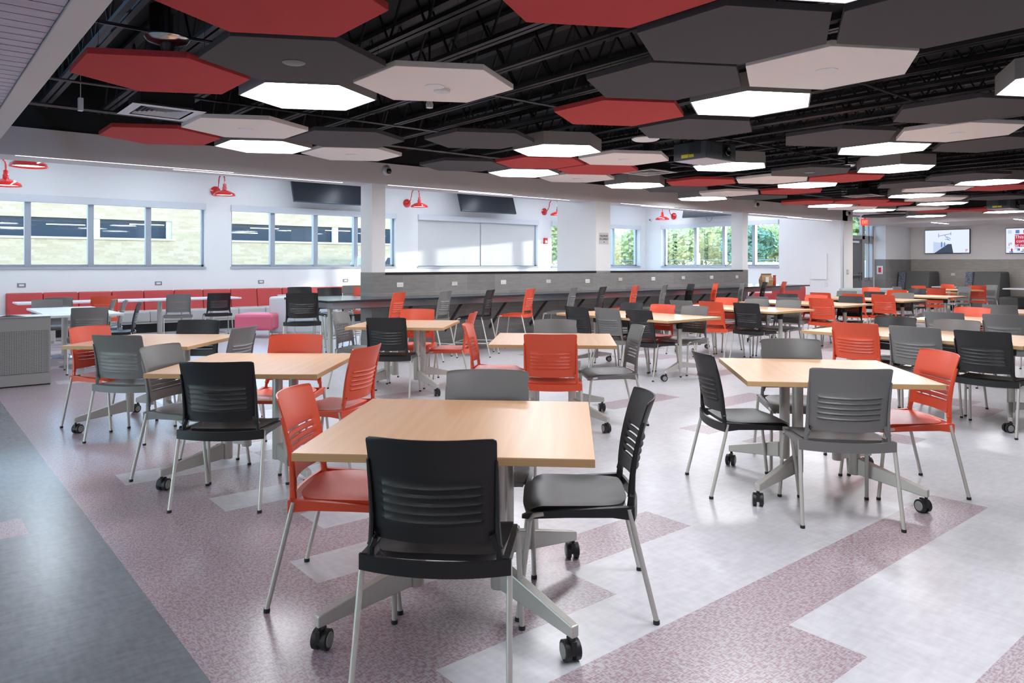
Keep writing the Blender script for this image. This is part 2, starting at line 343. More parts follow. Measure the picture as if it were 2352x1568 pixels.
# pier, door wall, far right room end
struct('wall_pier', MB().box(WR + .30, 20.94, V, 10.8, 0, SOF), mat('warm_white_paint', (0.86, 0.82, 0.79), 0.6))
struct('trim_corner', MB().box(WR - .012, WR + .05, V - .012, V + .05, 0.0, SOF), mat('corner_steel', (.55, .55, .57), .35, .5))
wall_with_holes('wall_door', 'Y', 10.8, 11.0, 20.94, 24.4, SOF + .3, [(22.2, 24.06, 0, 2.95)], mat('warm_white_paint', (0.86, 0.82, 0.79), 0.6))
struct('wall_right_return', MB().box(24.08, 24.3, 10.45, 10.8, 1.58, 2.95, 0).box(24.08, 24.3, 10.45, 10.8, 0, 1.58, 1).box(24.3, 26.2, 10.45, 10.65, 1.58, 2.95, 0).box(24.3, 26.2, 10.45, 10.65, 0, 1.58, 2),
       [WHITE, tileY, tileX])
beige = dict(c1=(0.40, 0.365, 0.325), c2=(0.45, 0.415, 0.37), grout=(0.36, 0.34, 0.31))
tileB = tile_mat('beige_tile', 'Y', **beige)
struct('wall_right', MB().box(25.97, 26.2, -6, 10.5, 1.58, 2.95, 0).box(25.968, 26.2, -6, 10.5, 0, 1.575, 1), [mat('warm_white_paint', (0.86, 0.82, 0.79), 0.6), tileB])
struct('trim_wainscot', MB().box(25.955, 26.0, -6, 10.46, 1.572, 1.585), CHROME)
struct('trim_soffit', MB().box(23.1, 26.2, -6, 10.8, SOF, 2.98).box(20.94, 23.1, V, 10.85, SOF + .31, CEIL), TAUPE)
struct('wall_above_soffit', MB().box(23.14, 26.2, -6, 10.8, 2.98, CEIL + .05), BLACKP)
struct('wall_front', MB().box(-6, 26.2, -6.2, -6, 0, CEIL), TAUPE)
struct('wall_left', MB().box(-6.2, -6, -6, 10.5, 0, .1).box(-6.2, -6, -6, 10.5, 2.25, CEIL).box(-6.2, -6, -6, 3.5, .1, 2.25).box(-6.2, -6, 9.7, 10.5, .1, 2.25).box(-6, .5, 10.5, 10.7, 0, 3.6), WHITE)
# exit door
d = bpy.data.objects.new('door_1', None); col.objects.link(d); d['kind'] = 'structure'
DF = mat('door_frame_grey', (0.36, 0.36, 0.37), 0.4, 0.3)
fr = MB(); y0, y1 = 10.82, 10.92
for a, b in ((22.2, 22.26), (23.30, 23.46), (24.0, 24.06)): fr.box(a, b, y0, y1, 0, 2.95)
fr.box(22.2, 24.06, y0, y1, 2.20, 2.32).box(22.2, 24.06, y0, y1, 2.89, 2.95).box(23.46, 24.0, y0, y1, .9, 1.0).box(23.46, 24.0, y0, y1, 2.08, 2.2).box(23.72, 23.78, y0, y1, 0, 2.95).box(23.46, 24.0, y0 + .03, y1 - .02, 0, .9)
fr.obj('door_frame', DF, d, bevel=.004)
MB().box(22.26, 23.30, 10.85, 10.895, .01, 2.2).obj('door_slab', mat('door_slate', (0.15, 0.155, 0.165), 0.4), d, bevel=.003)
MB().box(22.4, 23.2, 10.78, 10.84, 1.03, 1.09).box(23.1, 23.24, 10.79, 10.85, .92, 1.18).obj('push_bar', CHROME, d, bevel=.008)
MB().box(22.5, 23.05, 10.80, 10.85, 2.08, 2.15).obj('door_closer', CHROME, d, bevel=.008)
for a, b, za, zb in ((22.26, 23.72, 2.32, 2.89), (23.78, 24.0, 2.32, 2.89), (23.46, 23.72, 1.0, 2.08), (23.78, 24.0, 1.0, 2.08)):
    MB().box(a, b, 10.87, 10.876, za, zb).obj('door_glass', GLASS, d)

# linear ceiling lights of the window bay
for i in range(9):
    u = 1.9 + 2.2 * i
    t = thing('bay_ceiling_light', 'long linear light on the white bay ceiling, running towards the windows', 'ceiling light', (u, 13.9, 3.6), 0, 'linear lights of the bay ceiling')
    MB().box(-.07, .07, -2.4, 2.4, -.05, -.004).obj('housing', WHITE, t)
    MB().box(-.06, .06, -2.38, 2.38, -.055, -.0505).obj('diffuser', mat('bay_diffuser', (.8, .8, .8), .5, emit=(.78, .885, 1.0), es=30), t)
# unseen lights added in the aisle ceiling to brighten the left of the room
for i in range(12):
    u, v = (-.7, -3.4)[i % 2], -3.0 + 2.1 * (i // 2)
    t = thing('aisle_fill_light', 'added linear fill light in the slatted aisle ceiling, out of view', 'ceiling light', (u, v, 2.652), 0, 'added fill lights of the slatted ceiling')
    MB().box(-.09, .09, -.75, .75, -.002, .0).obj('diffuser', mat('aisle_fill_diffuser', (.8, .8, .8), .5, emit=(.95, .96, 1.0), es=16), t)
    MB().box(-.11, .11, -.77, .77, .0, .002).obj('trim_ring', WHITE, t)
# ---------------- open ceiling: bar joists ----------------
def joist_mesh():
    a = MB(); a.box(-.055, -.010, -6, V, 3.20, 3.235).box(.010, .055, -6, V, 3.20, 3.235)
    b = MB(); b.box(-.05, .05, -6, V, 3.68, 3.72)
    c = MB(); y = -5.9; i = 0
    while y < V - .3:
        c.tube([(0, y, 3.22), (0, y + .28, 3.69)] if i % 2 == 0 else [(0, y, 3.69), (0, y + .28, 3.22)], .011, 5); y += .28; i += 1
    return a, b, c
ja, jb, jc = joist_mesh()
jt = thing('ceiling_joist', 'black open-web steel joist under the black ceiling', 'joist', (1.265, 0, 0), 0, 'black steel joists of the open ceiling')
ja.obj('bottom_chord', JOIST, jt); jb.obj('top_chord', JOIST, jt); jc.obj('web', JOIST, jt)
snap = snapshot(jt)
for i in range(1, 36): dup(jt, snap, (1.265 + .61 * i, 0, 0), 0, 'black open-web steel joist under the black ceiling')
# conduit and pipes crossing above the panels
for i, (y, z, r, lab) in enumerate(((7.95, 3.12, .014, 'thin conduit above the far row of ceiling panels'), (5.95, 3.14, .014, 'thin conduit above the middle of the ceiling panels'), (3.3, 3.14, .014, 'thin conduit above the nearest ceiling panels'), (9.3, 3.12, .022, 'sprinkler pipe closest to the taupe beam'))):
    m = MB().tube([(.85, y, z), (23, y, z)], r, 6)
    tag(m.obj('ceiling_conduit' if i < 3 else 'sprinkler_pipe', mat('galvanised', (0.12, 0.12, 0.13), 0.4, 0.7), smooth=True), lab, 'pipe')

# ---------------- hexagonal ceiling panels ----------------
HEXDATA=[
('A', 'red', 1.45, 5.67, False, 'dark red hexagon panel nearest the slatted aisle ceiling'),
('B', 'white', 3.12, 4.67, True, 'white hexagon panel with round detector, beside the leftmost large light'),
('R1', 'red', 1.48, 3.74, False, 'huge dark red hexagon panel at the top left, cut by the frame'),
('C', 'grey', 2.03, 4.72, True, 'charcoal hexagon panel under the huge top left red one'),
('L1', 'light', 2.55, 5.64, False, 'lit hexagon between the large dark red and white panels at upper left'),
('R2', 'red', 2.13, 8.37, False, 'dark red hexagon panel at far left above the beam, beside the air vent'),
('W2', 'white', 2.66, 7.35, True, 'white hexagon panel right of the square air vent'),
('L2', 'light', 3.23, 8.35, False, 'lit hexagon just above the beam at left'),
('G2', 'grey', 3.74, 7.28, False, 'charcoal hexagon panel between two white ones at left, above the beam'),
('W3', 'white', 4.28, 8.22, True, 'small white hexagon panel low at left, right above the beam camera'),
('G3', 'grey', 4.88, 6.42, False, 'charcoal hexagon panel touching the thick lit hexagon near the middle'),
('G4', 'grey', 5.96, 8.21, False, 'charcoal hexagon panel lowest over the beam, left of the middle lights'),
('L3', 'light', 6.02, 6.4, False, 'thick lit hexagon above the two red panels in the middle'),
('R3', 'red', 6.57, 7.32, False, 'left of the two touching red hexagon panels in the middle'),
('W4', 'white', 7.17, 6.38, True, 'white hexagon panel right of the middle lit hexagon'),
('L4', 'light', 7.11, 8.28, False, 'lit hexagon below the two touching red panels'),
('R4', 'red', 7.67, 7.32, False, 'right of the two touching red hexagon panels in the middle'),
('W5', 'white', 8.18, 8.25, True, 'white hexagon panel hanging lowest under the two touching red ones'),
('L5', 'light', 9.68, 8.37, False, 'small lit hexagon alone over the beam, right of the lowest white panel'),
('D', 'grey', 4.39, 3.5, False, 'charcoal hexagon panel above the bright red one in the middle'),
('E', 'red', 4.98, 4.48, False, 'bright red hexagon panel in the middle, above the projector'),
('D2', 'grey', 3.84, 2.55, False, 'large charcoal hexagon panel at the top between red and white'),
('R5', 'red', 2.69, 2.51, False, 'large bright red hexagon panel at the top centre, cut by the frame'),
('F', 'white', 4.96, 2.55, True, 'large white hexagon panel at upper right'),
('L6', 'light', 5.53, 3.51, False, 'lit hexagon under the large white panel at upper right'),
('G5', 'grey', 4.41, 1.6, False, 'large charcoal hexagon panel in the upper right corner'),
('L7', 'light', 3.3, 1.57, False, 'lit hexagon at the very top edge above the charcoal panels'),
('E2', 'grey', 6.15, 4.52, False, 'charcoal hexagon panel hanging right above the near projector'),
('L8', 'light', 8.83, 5.93, False, 'lit hexagon partly hidden behind the near projector'),
('R6', 'red', 10.17, 7.37, False, 'small red hexagon panel left of the white one, below the projector light'),
('G6', 'grey', 10.72, 8.3, False, 'dark hexagon panel under the small red one near the beam'),
('W6', 'white', 12.15, 8.17, True, 'small white hexagon panel above a light, next to the beam camera'),
('L9', 'light', 12.67, 9.14, False, 'lit hexagon lowest over the beam near the third pier'),
('G7', 'grey', 13.29, 8.23, False, 'dark hexagon panel right of the small white one at the beam'),
('G8', 'grey', 10.21, 5.51, True, 'charcoal hexagon panel with round cover in the far middle row'),
('W7', 'white', 10.72, 6.42, True, 'white hexagon panel below the near projector light'),
('R7', 'red', 11.41, 5.57, False, 'red hexagon panel touching the charcoal one with the round cover'),
('L10', 'light', 11.88, 6.46, False, 'lit hexagon between the far white and red panels'),
('R8', 'red', 12.68, 7.21, False, 'small red hexagon panel under a lit hexagon, far middle'),
('G9', 'grey', 7.24, 2.47, False, 'charcoal hexagon panel at right, above the big pale one'),
('G10', 'grey', 7.73, 3.85, False, 'charcoal hexagon panel at right, left of the pale one'),
('W8', 'white', 8.35, 2.91, True, 'pale hexagon panel with round cover at the right edge'),
('L11', 'light', 8.86, 3.88, False, 'lit hexagon under the pale right panel'),
('G11', 'grey', 9.48, 2.97, False, 'charcoal hexagon panel at the right edge under the pale one'),
('L12', 'light', 10.8, 4.56, False, 'lit hexagon with tall side, right of the red far panel'),
('G12', 'grey', 12.72, 4.3, False, 'far charcoal hexagon panel touching the long lit hexagon at the right'),
('L13', 'light', 13.79, 4.32, False, 'lit hexagon touching the far charcoal panel at the right edge'),
('G13', 'grey', 13.25, 5.29, False, 'flat charcoal hexagon panel above the far white one at right'),
('W9', 'white', 14.31, 5.32, True, 'far white hexagon panel under the flat charcoal one'),
('R9', 'red', 14.91, 4.49, False, 'red hexagon panel at the right edge beneath a lit hexagon'),
('L14', 'light', 15.34, 6.08, False, 'lit hexagon between two far white panels, the left and upper one'),
('W10', 'white', 16.47, 6.16, True, 'far white hexagon panel sandwiched between two lights'),
('L15', 'light', 17.76, 6.5, False, 'lit hexagon directly under the sandwiched far white panel'),
('G14', 'grey', 17.09, 5.19, False, 'dark hexagon panel above the far projector'),
('R11', 'red', 15.92, 7.43, False, 'far red hexagon panel, middle one of the far red row'),
('R12', 'red', 16.98, 7.38, False, 'far red hexagon panel, right end of the far red row'),
('R13', 'red', 15.21, 8.27, False, 'far red hexagon panel, left end of the far red row'),
('L17', 'light', 16.44, 8.38, False, 'lit hexagon under the far red row'),
('L18', 'light', 18.63, 8.37, False, 'lit hexagon above the far doorway, next to the last beam camera'),
('W12', 'white', 19.06, 7.42, False, 'far pale hexagon panel beside the long red stretch'),
('L16', 'light', 21.75, 6.45, False, 'lit hexagon beneath the far projector'),
('R10', 'red', 20.65, 6.45, False, 'red hexagon panel left of the far projector'),
('R10a', 'red', 20.2, 7.42, False, 'red hexagon panel under the far pale one, toward the televisions'),
('L19', 'light', 21.95, 8.44, False, 'last lit hexagon before the televisions'),
('G16', 'grey', 21.12, 9.23, False, 'last dark hexagon panel above the exit sign'),
('W11', 'white', 17.51, 8.38, False, 'thin white hexagon panel behind the far red row'),
('L20', 'light', 6.72, 1.53, False, 'lit hexagon at the right edge with a tall grey side'),
('X1', 'light', 2.2, 0.55, False, 'added hexagon fill light overhead, just outside the view'),  # unseen overhead light, added for room brightness
]
HX = HEXDATA
def hexpoly(r): return [(r * cos(R(150 + 60 * k)), r * sin(R(150 + 60 * k))) for k in range(6)]
def hex_panel(kind, disc):
    t = thing('ceiling_panel', 'x', 'ceiling panel')
    MB().prism(hexpoly(.605), 0, .042).obj('panel_board', HEX[kind], t, bevel=.003)
    wv = MB()
    for k in (0, 2, 4):
        x, y = hexpoly(.42)[k]; wv.tube([(x, y, .04), (x, y, 1.0)], .0016, 4)
    wv.obj('suspension_wires', JOIST, t)
    if disc: MB().lathe([(.075, 0), (.075, -.004), (.062, -.010), (.0, -.010)], 24, (0, 0, 0), cap=False).obj('flush_sprinkler_cover', WHITE if kind != 'grey' else mat('grey_cover', (0.16, 0.155, 0.16), .5), t, smooth=True)
    return t
def hex_light():
    t = thing('hexagon_light', 'x', 'ceiling light')
    m = MB(); o, i = hexpoly(.54), hexpoly(.528)
    n = 6
    m.add([(x, y, 0) for x, y in o] + [(x, y, .15) for x, y in o] + [(x, y, 0) for x, y in i] + [(x, y, .006) for x, y in i], [(k, n + k, n + (k + 1) % n, (k + 1) % n) for k in range(n)] + [tuple(range(n, 2 * n))] + [(k, (k + 1) % n, 2 * n + (k + 1) % n, 2 * n + k) for k in range(n)] + [(2 * n + k, 2 * n + (k + 1) % n, 3 * n + (k + 1) % n, 3 * n + k) for k in range(n)])
    m.obj('light_housing', HFRAME, t)
    MB().add([(x, y, .005) for x, y in i], [(0, 1, 2, 3, 4, 5)]).obj('light_diffuser', EMIT, t)
    wv = MB()
    for k in (0, 2, 4):
        x, y = hexpoly(.4)[k]; wv.tube([(x, y, .15), (x, y, 1.0)], .0016, 4)
    wv.obj('suspension_wires', JOIST, t); return t
protos = {}
for (nm, kind, u, v, disc, lab) in HX:
    key = (kind, disc)
    if key not in protos:
        t = hex_light() if kind == 'light' else hex_panel(kind, disc); protos[key] = (t, snapshot(t)); t.location = (u, v, 2.75); t['label'] = lab; t['group'] = 'hexagonal ceiling lights' if kind == 'light' else 'hexagonal felt ceiling panels'
    else:
        dup(protos[key][0], protos[key][1], (u, v, 2.75), 0, lab)
# ---------------- chairs ----------------
def chair_meshes(tall):
    """slatted-back stacking chair, facing +y, origin on the floor at its middle"""
    S = .165 if tall else 0.0
    out = {}
    # backrest with five slots
    ss = [-1, -.985, -.95, -.88, -.80, -.765, -.62, -.45, -.25, 0, .25, .45, .62, .765, .80, .88, .95, .985, 1]
    zs = [.505, .510, .522, .542, .562]
    for k in range(5):
        z = .578 + .0292 * k; zs += [z - .006, z, z + .0042, z + .011]
    zs += [.722, .745, .77, .80, .825, .838, .846, .851, .854]
    slots = {zs.index(.578 + .0292 * k) for k in range(5)}
    def bp(s, z):
        t = (z - .49) / .366
        hw = .203 + .010 * t
        if z > .838: hw -= .012 * ((z - .838) / .016) ** 2.5
        if z < .53: hw -= .009 * ((.53 - z) / .025) ** 2
        x = hw * s; y = -(.186 + .076 * max(t, 0) ** 1.7) - .054 * (1 - s * s) * (.75 + .25 * t)
        zz = z - .003 * abs(s) ** 8 * (1 if z > .85 else 0) - (.010 * (1 - s * s) if .56 < z < .71 else 0) - (.004 * (1 - s * s) if z < .52 else 0)
        return x, y, zz
    P = []
    for i, z in enumerate(zs):
        row = []
        for j, s in enumerate(ss):
            x, y, zz = bp(s, z)
            for k in slots:                                  # louvre lips
                if abs(s) < .80:
                    if i == k: y += .004
                    if i == k + 1: y, zz = y - .008, zz - .0018
            row.append(Vector((x, y, zz + S)))
        P.append(row)
    mb = MB(); mb.shell(P, lambda i, j: not (i in slots and 5 <= j < 13), lambda i, j: Vector((0, -.0065, 0)))
    out['backrest'] = mb
    # uprights on both sides
    out['upright'] = []
    for q in (-1, 1):
        mb = MB(); out['upright'].append(mb)
        mb.tube([(q * .215, -.192, .420 + S), (q * .214, -.196, .455 + S), (q * .211, -.200, .50 + S), (q * .208, -.204, .57 + S), (q * .209, -.217, .66 + S), (q * .210, -.237, .745 + S), (q * .210, -.246, .775 + S)], .0165, 8, .006, flat=.8)
        mb.tube([(q * .190, -.203, .528 + S), (q * .200, -.201, .508 + S), (q * .212, -.197, .48 + S)], .012, 6, .016)
    # seat
    na, nb = 15, 17; P = []
    for i in range(nb):
        b = -1 + 2 * i / (nb - 1); row = []
        for j in range(na):
            a = -1 + 2 * j / (na - 1)
            hw = .222 + .012 * b
            ex = 5.0; nrm = (abs(a) ** ex + abs(b) ** ex) ** (1 / ex); mx_ = max(abs(a), abs(b), 1e-6); f = mx_ / nrm if nrm > 0 else 1
            x = hw * a * f; y = .022 + .213 * b * f
            z = .452 - .020 * (1 - a ** 4) * (1 - b * b) * (1.1 - .3 * b) - .030 * max(0, (b - .55) / .45) ** 2 - .006 * abs(a) ** 8 + .004 * max(0, -b - .6)
            row.append(Vector((x, y, z + S)))
        P.append(row)
    mb = MB(); c = Vector((0, .022, 0))
    mb.shell(P, lambda i, j: True, lambda i, j: Vector((-(P[i][j].x) * .03, -(P[i][j].y - .022) * .03, -.024 + .004 * 0)))
    out['seat'] = mb
    # frame rails: curved rear rail and the two side rails
    mb = MB(); n = 12; P = []
    for zz in (.398, .402, .446, .450):
        P.append([Vector((.252 * s, -.206 - .034 * (1 - s * s), zz + S - .007 * (1 - s * s))) for s in [-1 + 2 * k / n for k in range(n + 1)]])
    mb.shell(P, lambda i, j: True, lambda i, j: Vector((0, .013, 0)))
    out['rear_rail'] = mb; out['side_rail'] = []
    for q in (-1, 1):
        mb = MB(); out['side_rail'].append(mb)
        pr_ = [(-.205, .452, .398), (-.12, .446, .408), (.05, .436, .406), (.16, .428, .400), (.215, .418, .396), (.236, .408, .398)]
        P = [[Vector((q * (.246 - .012 * max(0, (y - .1) / .13)), y, (za + (zb - za) * t) + S)) for (y, za, zb) in pr_] for t in (0, .1, .9, 1)]
        mb.shell(P, lambda i, j: True, lambda i, j, q=q: Vector((-q * .022, 0, 0)))
    # legs with glides
    out['legs'] = []
    fx, fy, ry = (.25, .25, -.29) if not tall else (.262, .285, -.325)
    for q in (-1, 1):
        l = MB().tube([(q * .236, .150, .418 + S), (q * .237, .190, .412 + S), (q * .238, .205, .39 + S), (q * fx, fy, .012)], .0105, 10)
        g = MB().lathe([(.0125, 0), (.0135, .004), (.0125, .016)], 10, (q * fx, fy, 0)); out['legs'].append((l, g))
        l = MB().tube([(q * .243, -.187, .442 + S), (q * .246, -.200, .38 + S), (q * .255, ry, .012)], .0105, 10)
        g = MB().lathe([(.0125, 0), (.0135, .004), (.0125, .016)], 10, (q * .255, ry, 0)); out['legs'].append((l, g))
    if tall:
        k = .23; t = k / .55
        out['footrest'] = MB().tube([(-.258, -.27, .21), (-.254, .255, .21), (.254, .255, .21), (.258, -.27, .21), (-.258, -.27, .21)], .008, 8)
    return out
def make_chair(colour, tall, name):
    t = thing(name, 'x', 'stool' if tall else 'chair'); M = chair_meshes(tall); m = PL[colour]
    M['seat'].obj('seat', m, t, smooth=True, ang=50); M['backrest'].obj('backrest', m, t, smooth=True, ang=50)
    
    for x in M['upright']: x.obj('upright', m, t, smooth=True)
    M['rear_rail'].obj('rear_rail', m, t, smooth=True, ang=35)
    for x in M['side_rail']: x.obj('side_rail', m, t, smooth=True, ang=35)
    for l, g in M['legs']:
        lo = l.obj('leg', STEEL, t, smooth=True); g.obj('glide', RUB, lo, smooth=True)
    if tall: M['footrest'].obj('footrest', STEEL, t, smooth=True)
    return t
protos = {}
def put_chair(colour, tall, u, v, face, lab, group):
    key = (colour, tall)
    if key not in protos:
        t = make_chair(colour, tall, 'counter_stool' if tall else 'stacking_chair'); protos[key] = (t, snapshot(t))
        t.location = (u, v, 0); t.rotation_euler = (0, 0, R(face - 90)); t['label'] = lab; t['group'] = group
    else: dup(protos[key][0], protos[key][1], (u, v, 0), R(face - 90), lab, group)
CH=[
('c1', 'black', 1.49, 2.16, 44.8, 'the frontmost square table', 'near side'),
('c2', 'orange', 1.53, 2.92, -42.0, 'the frontmost square table', 'left side'),
('c3', 'black', 2.23, 2.24, 138.0, 'the frontmost square table', 'right side'),
('c4', 'grey', 2.17, 2.83, -132.4, 'the frontmost square table', 'far side'),
('c5', 'black', 1.56, 4.51, 50.3, 'the square table left of the frontmost one', 'near side'),
('c6', 'grey', 1.54, 5.19, -50.0, 'the square table left of the frontmost one', 'left side'),
('c7', 'orange', 2.23, 5.36, -132.4, 'the square table left of the frontmost one', 'far side'),
('c8', 'orange', 2.3, 4.7, 124.5, 'the square table left of the frontmost one', 'right side'),
('c9', 'grey', 1.51, 6.62, 42.9, 'the rearmost square table on the left, by the bin', 'near side'),
('c10', 'orange', 1.45, 7.25, -58.0, 'the rearmost square table on the left, by the bin', 'left side'),
('c11', 'black', 2.12, 7.43, -132.4, 'the rearmost square table on the left, by the bin', 'far side'),
('c12', 'grey', 2.2, 6.76, 130.0, 'the rearmost square table on the left, by the bin', 'right side'),
('c13', 'black', 4.09, 6.94, 45.0, 'the square table in front of the counter end', 'near side'),
('c14', 'grey', 4.12, 7.69, -52.0, 'the square table in front of the counter end', 'left side'),
('c15', 'orange', 4.77, 7.61, -135.0, 'the square table in front of the counter end', 'far side'),
('c16', 'orange', 4.92, 7.05, 135.0, 'the square table in front of the counter end', 'right side'),
('c17', 'orange', 4.17, 4.5, 44.0, 'the square table behind the frontmost one', 'near side'),
('c18', 'orange', 4.26, 5.35, -45.0, 'the square table behind the frontmost one', 'left side'),
('c19', 'grey', 4.88, 5.23, -134.6, 'the square table behind the frontmost one', 'far side'),
('c20', 'grey', 4.93, 4.57, 145.0, 'the square table behind the frontmost one', 'right side'),
('c21', 'black', 4.13, 2.67, -37.0, 'the square table at right on white floor', 'left side'),
('c22', 'grey', 4.87, 2.7, -136.6, 'the square table at right on white floor', 'far side'),
('c23', 'grey', 4.09, 2.05, 43.2, 'the square table at right on white floor', 'near side'),
('c24', 'orange', 4.85, 2.03, 141.0, 'the square table at right on white floor', 'right side'),
('c25', 'orange', 7.24, 3.35, 6.7, 'the long table behind the right-hand square table', 'near side, left end'),
('c26', 'grey', 7.22, 2.8, 5.7, 'the long table behind the right-hand square table', 'near side, middle'),
('c27', 'black', 7.18, 2.23, 0.6, 'the long table behind the right-hand square table', 'near side, right end'),
('c28', 'black', 7.83, 3.41, 180.0, 'the long table behind the right-hand square table', 'far side, left end'),
('c29', 'grey', 7.85, 2.83, 180.0, 'the long table behind the right-hand square table', 'far side, middle'),
('c31', 'grey', 9.61, 3.4, 0.0, 'the second long table at the right edge', 'near side, left end'),
('c32', 'grey', 9.69, 2.82, 0.0, 'the second long table at the right edge', 'near side, middle'),
('c33', 'orange', 10.4, 3.54, 180.0, 'the second long table at the right edge', 'far side, left end'),
('c35', 'grey', 11.9, 3.53, 0.0, 'the third long table at the right edge', 'near side, left end'),
('c37', 'black', 7.14, 6.96, 0.0, 'the first long table beside the stool counter', 'near side, left end'),
('c38', 'grey', 7.2, 6.47, 0.0, 'the first long table beside the stool counter', 'near side, middle'),
('c39', 'black', 7.25, 5.99, 0.0, 'the first long table beside the stool counter', 'near side, right end'),
('c40', 'black', 7.89, 7.1, 180.0, 'the first long table beside the stool counter', 'far side, left end'),
('c41', 'orange', 7.88, 6.53, 180.0, 'the first long table beside the stool counter', 'far side, middle'),
('c42', 'grey', 7.9, 6.01, 180.0, 'the first long table beside the stool counter', 'far side, right end'),
('c43', 'grey', 9.58, 7.13, 0.0, 'the second long table beside the stool counter', 'near side, left end'),
('c44', 'orange', 9.64, 6.63, 0.0, 'the second long table beside the stool counter', 'near side, middle'),
('c45', 'black', 9.66, 6.04, 0.0, 'the second long table beside the stool counter', 'near side, right end'),
('c46', 'orange', 10.39, 7.2, 180.0, 'the second long table beside the stool counter', 'far side, left end'),
('c47', 'grey', 10.4, 6.65, 180.0, 'the second long table beside the stool counter', 'far side, middle'),
('c48', 'grey', 10.41, 6.1, 180.0, 'the second long table beside the stool counter', 'far side, right end'),
('c49', 'grey', 11.75, 7.16, 0.0, 'the third long table beside the stool counter', 'near side, left end'),
('c50', 'grey', 11.88, 6.66, 0.0, 'the third long table beside the stool counter', 'near side, middle'),
('c51', 'orange', 11.98, 6.13, 0.0, 'the third long table beside the stool counter', 'near side, right end'),
('c52', 'black', 12.65, 7.41, 180.0, 'the third long table beside the stool counter', 'far side, left end'),
('c53', 'orange', 12.59, 6.8, 180.0, 'the third long table beside the stool counter', 'far side, middle'),
('c54', 'black', 12.55, 6.15, 180.0, 'the third long table beside the stool counter', 'far side, right end'),
('c55', 'orange', 14.33, 7.37, 0.0, 'the fourth long table beside the stool counter', 'near side, left end'),
('c56', 'orange', 14.24, 6.67, 0.0, 'the fourth long table beside the stool counter', 'near side, middle'),
('c57', 'orange', 14.33, 6.16, 0.0, 'the fourth long table beside the stool counter', 'near side, right end'),
('c58', 'grey', 15.04, 7.43, 180.0, 'the fourth long table beside the stool counter', 'far side, left end'),
('c59', 'black', 15.03, 6.86, 180.0, 'the fourth long table beside the stool counter', 'far side, middle'),
('c60', 'grey', 14.95, 6.27, 180.0, 'the fourth long table beside the stool counter', 'far side, right end'),
('c61', 'orange', 17.03, 7.25, 45.0, 'a far small table', 'near side, left of two'),
('c62', 'orange', 18.14, 8.12, -135.0, 'a small table before the far doorway', 'far side'),
('c63', 'black', 17.97, 7.23, 170.0, 'a far small table', 'right side, leaning away'),
('c64', 'orange', 19.04, 7.2, 45.0, 'the small table before the far booths', 'near side, back shown whole'),
('c65', 'orange', 22.3, 7.34, 30.0, 'the far right booth', 'in front of it, back shown whole'),
('c66', 'grey', 20.31, 7.11, 150.0, 'the far right booth', 'left of it, seen from the side'),
('c67', 'grey', 22.77, 7.29, 150.0, 'the far right booth', 'facing left'),
('c68', 'orange', 20.5, 7.89, -120.0, 'the small table before the far booths', 'far side, left one'),
('c69', 'orange', 22.82, 8.03, -120.0, 'the small table before the far booths', 'far side, right one'),
('c72', 'grey', 19.55, 7.96, -40.0, 'the left far booth', 'half hidden'),
('c73', 'grey', 1.81, 13.41, -90.0, 'the white tables behind the bin', 'far left corner'),
('c74', 'grey', 2.06, 14.72, 95.0, 'the long white table at the bench', 'far left, behind another'),
('c75', 'orange', 2.84, 14.97, 85.0, 'the long white table at the bench', 'near side, left'),
('c76', 'grey', 1.93, 11.09, 85.0, 'the white tables behind the bin', 'near side, back shown whole'),
('c77', 'grey', 2.39, 13.24, 165.0, 'the white tables behind the bin', 'right side, farthest of three'),
('c78', 'grey', 2.44, 12.72, 165.0, 'the white tables behind the bin', 'right side, middle of three'),
('c79', 'black', 2.43, 11.82, 165.0, 'the white tables behind the bin', 'right side, nearest of three'),
('c80', 'grey', 4.12, 15.01, 80.0, 'the long white table at the bench', 'near side, back shown whole'),
('c81', 'black', 4.87, 15.02, 80.0, 'the long white table at the bench', 'near side, right end'),
]
for (cid, colour, u, v, face, tab, side) in CH:
    put_chair(colour, False, u, v, face, f'{colour} slatted chair at {tab}, {side}', 'stacking chairs around the tables')
ST = [('orange', 5.28, 125), ('grey', 6.08, 122), ('black', 6.90, 126), ('orange', 7.74, 120), ('grey', 8.71, 121), ('black', 9.43, 119), ('orange', 10.30, 117), ('grey', 11.14, 117),
      ('black', 11.98, 145), ('orange', 12.79, 137), ('grey', 13.76, 134), ('black', 14.61, 132), ('orange', 15.42, 131)]
on = ['1st', '2nd', '3rd', '4th', '5th', '6th', '7th', '8th', '9th', '10th', '11th', '12th', 'last']
for i, (c_, u, f_) in enumerate(ST):
    put_chair(c_, True, u, 9.22, f_, f'{c_} stool at the long counter, {on[i]} along the grey half wall from the left', 'stools along the counter of the half wall')
for c_, u, v, f_, s_ in (('black', 4.38, 9.87, 63, 'at the left end of the counter, back to the viewer'), ('black', 5.55, 11.25, -95, 'behind the left counter end, back wide and flat'), ('black', 5.33, 11.95, -95, 'behind the left counter end, half covered by another black back'),
                         ('orange', 6.25, 11.30, -90, 'behind the first pier of the half wall'), ('grey', 6.50, 12.2, -90, 'left of the first pier, beyond the counter end')):
    put_chair(c_, True, u, v, f_, f'{c_} stool {s_}', 'stools at the ends of the counter')
put_chair('orange', True, 17.35, 11.45, -120, 'orange stool behind the bottle at the right counter end', 'stools at the ends of the counter')
put_chair('grey', True, 16.15, 11.5, -90, 'grey stool behind the paper bag at the right counter end', 'stools at the ends of the counter')

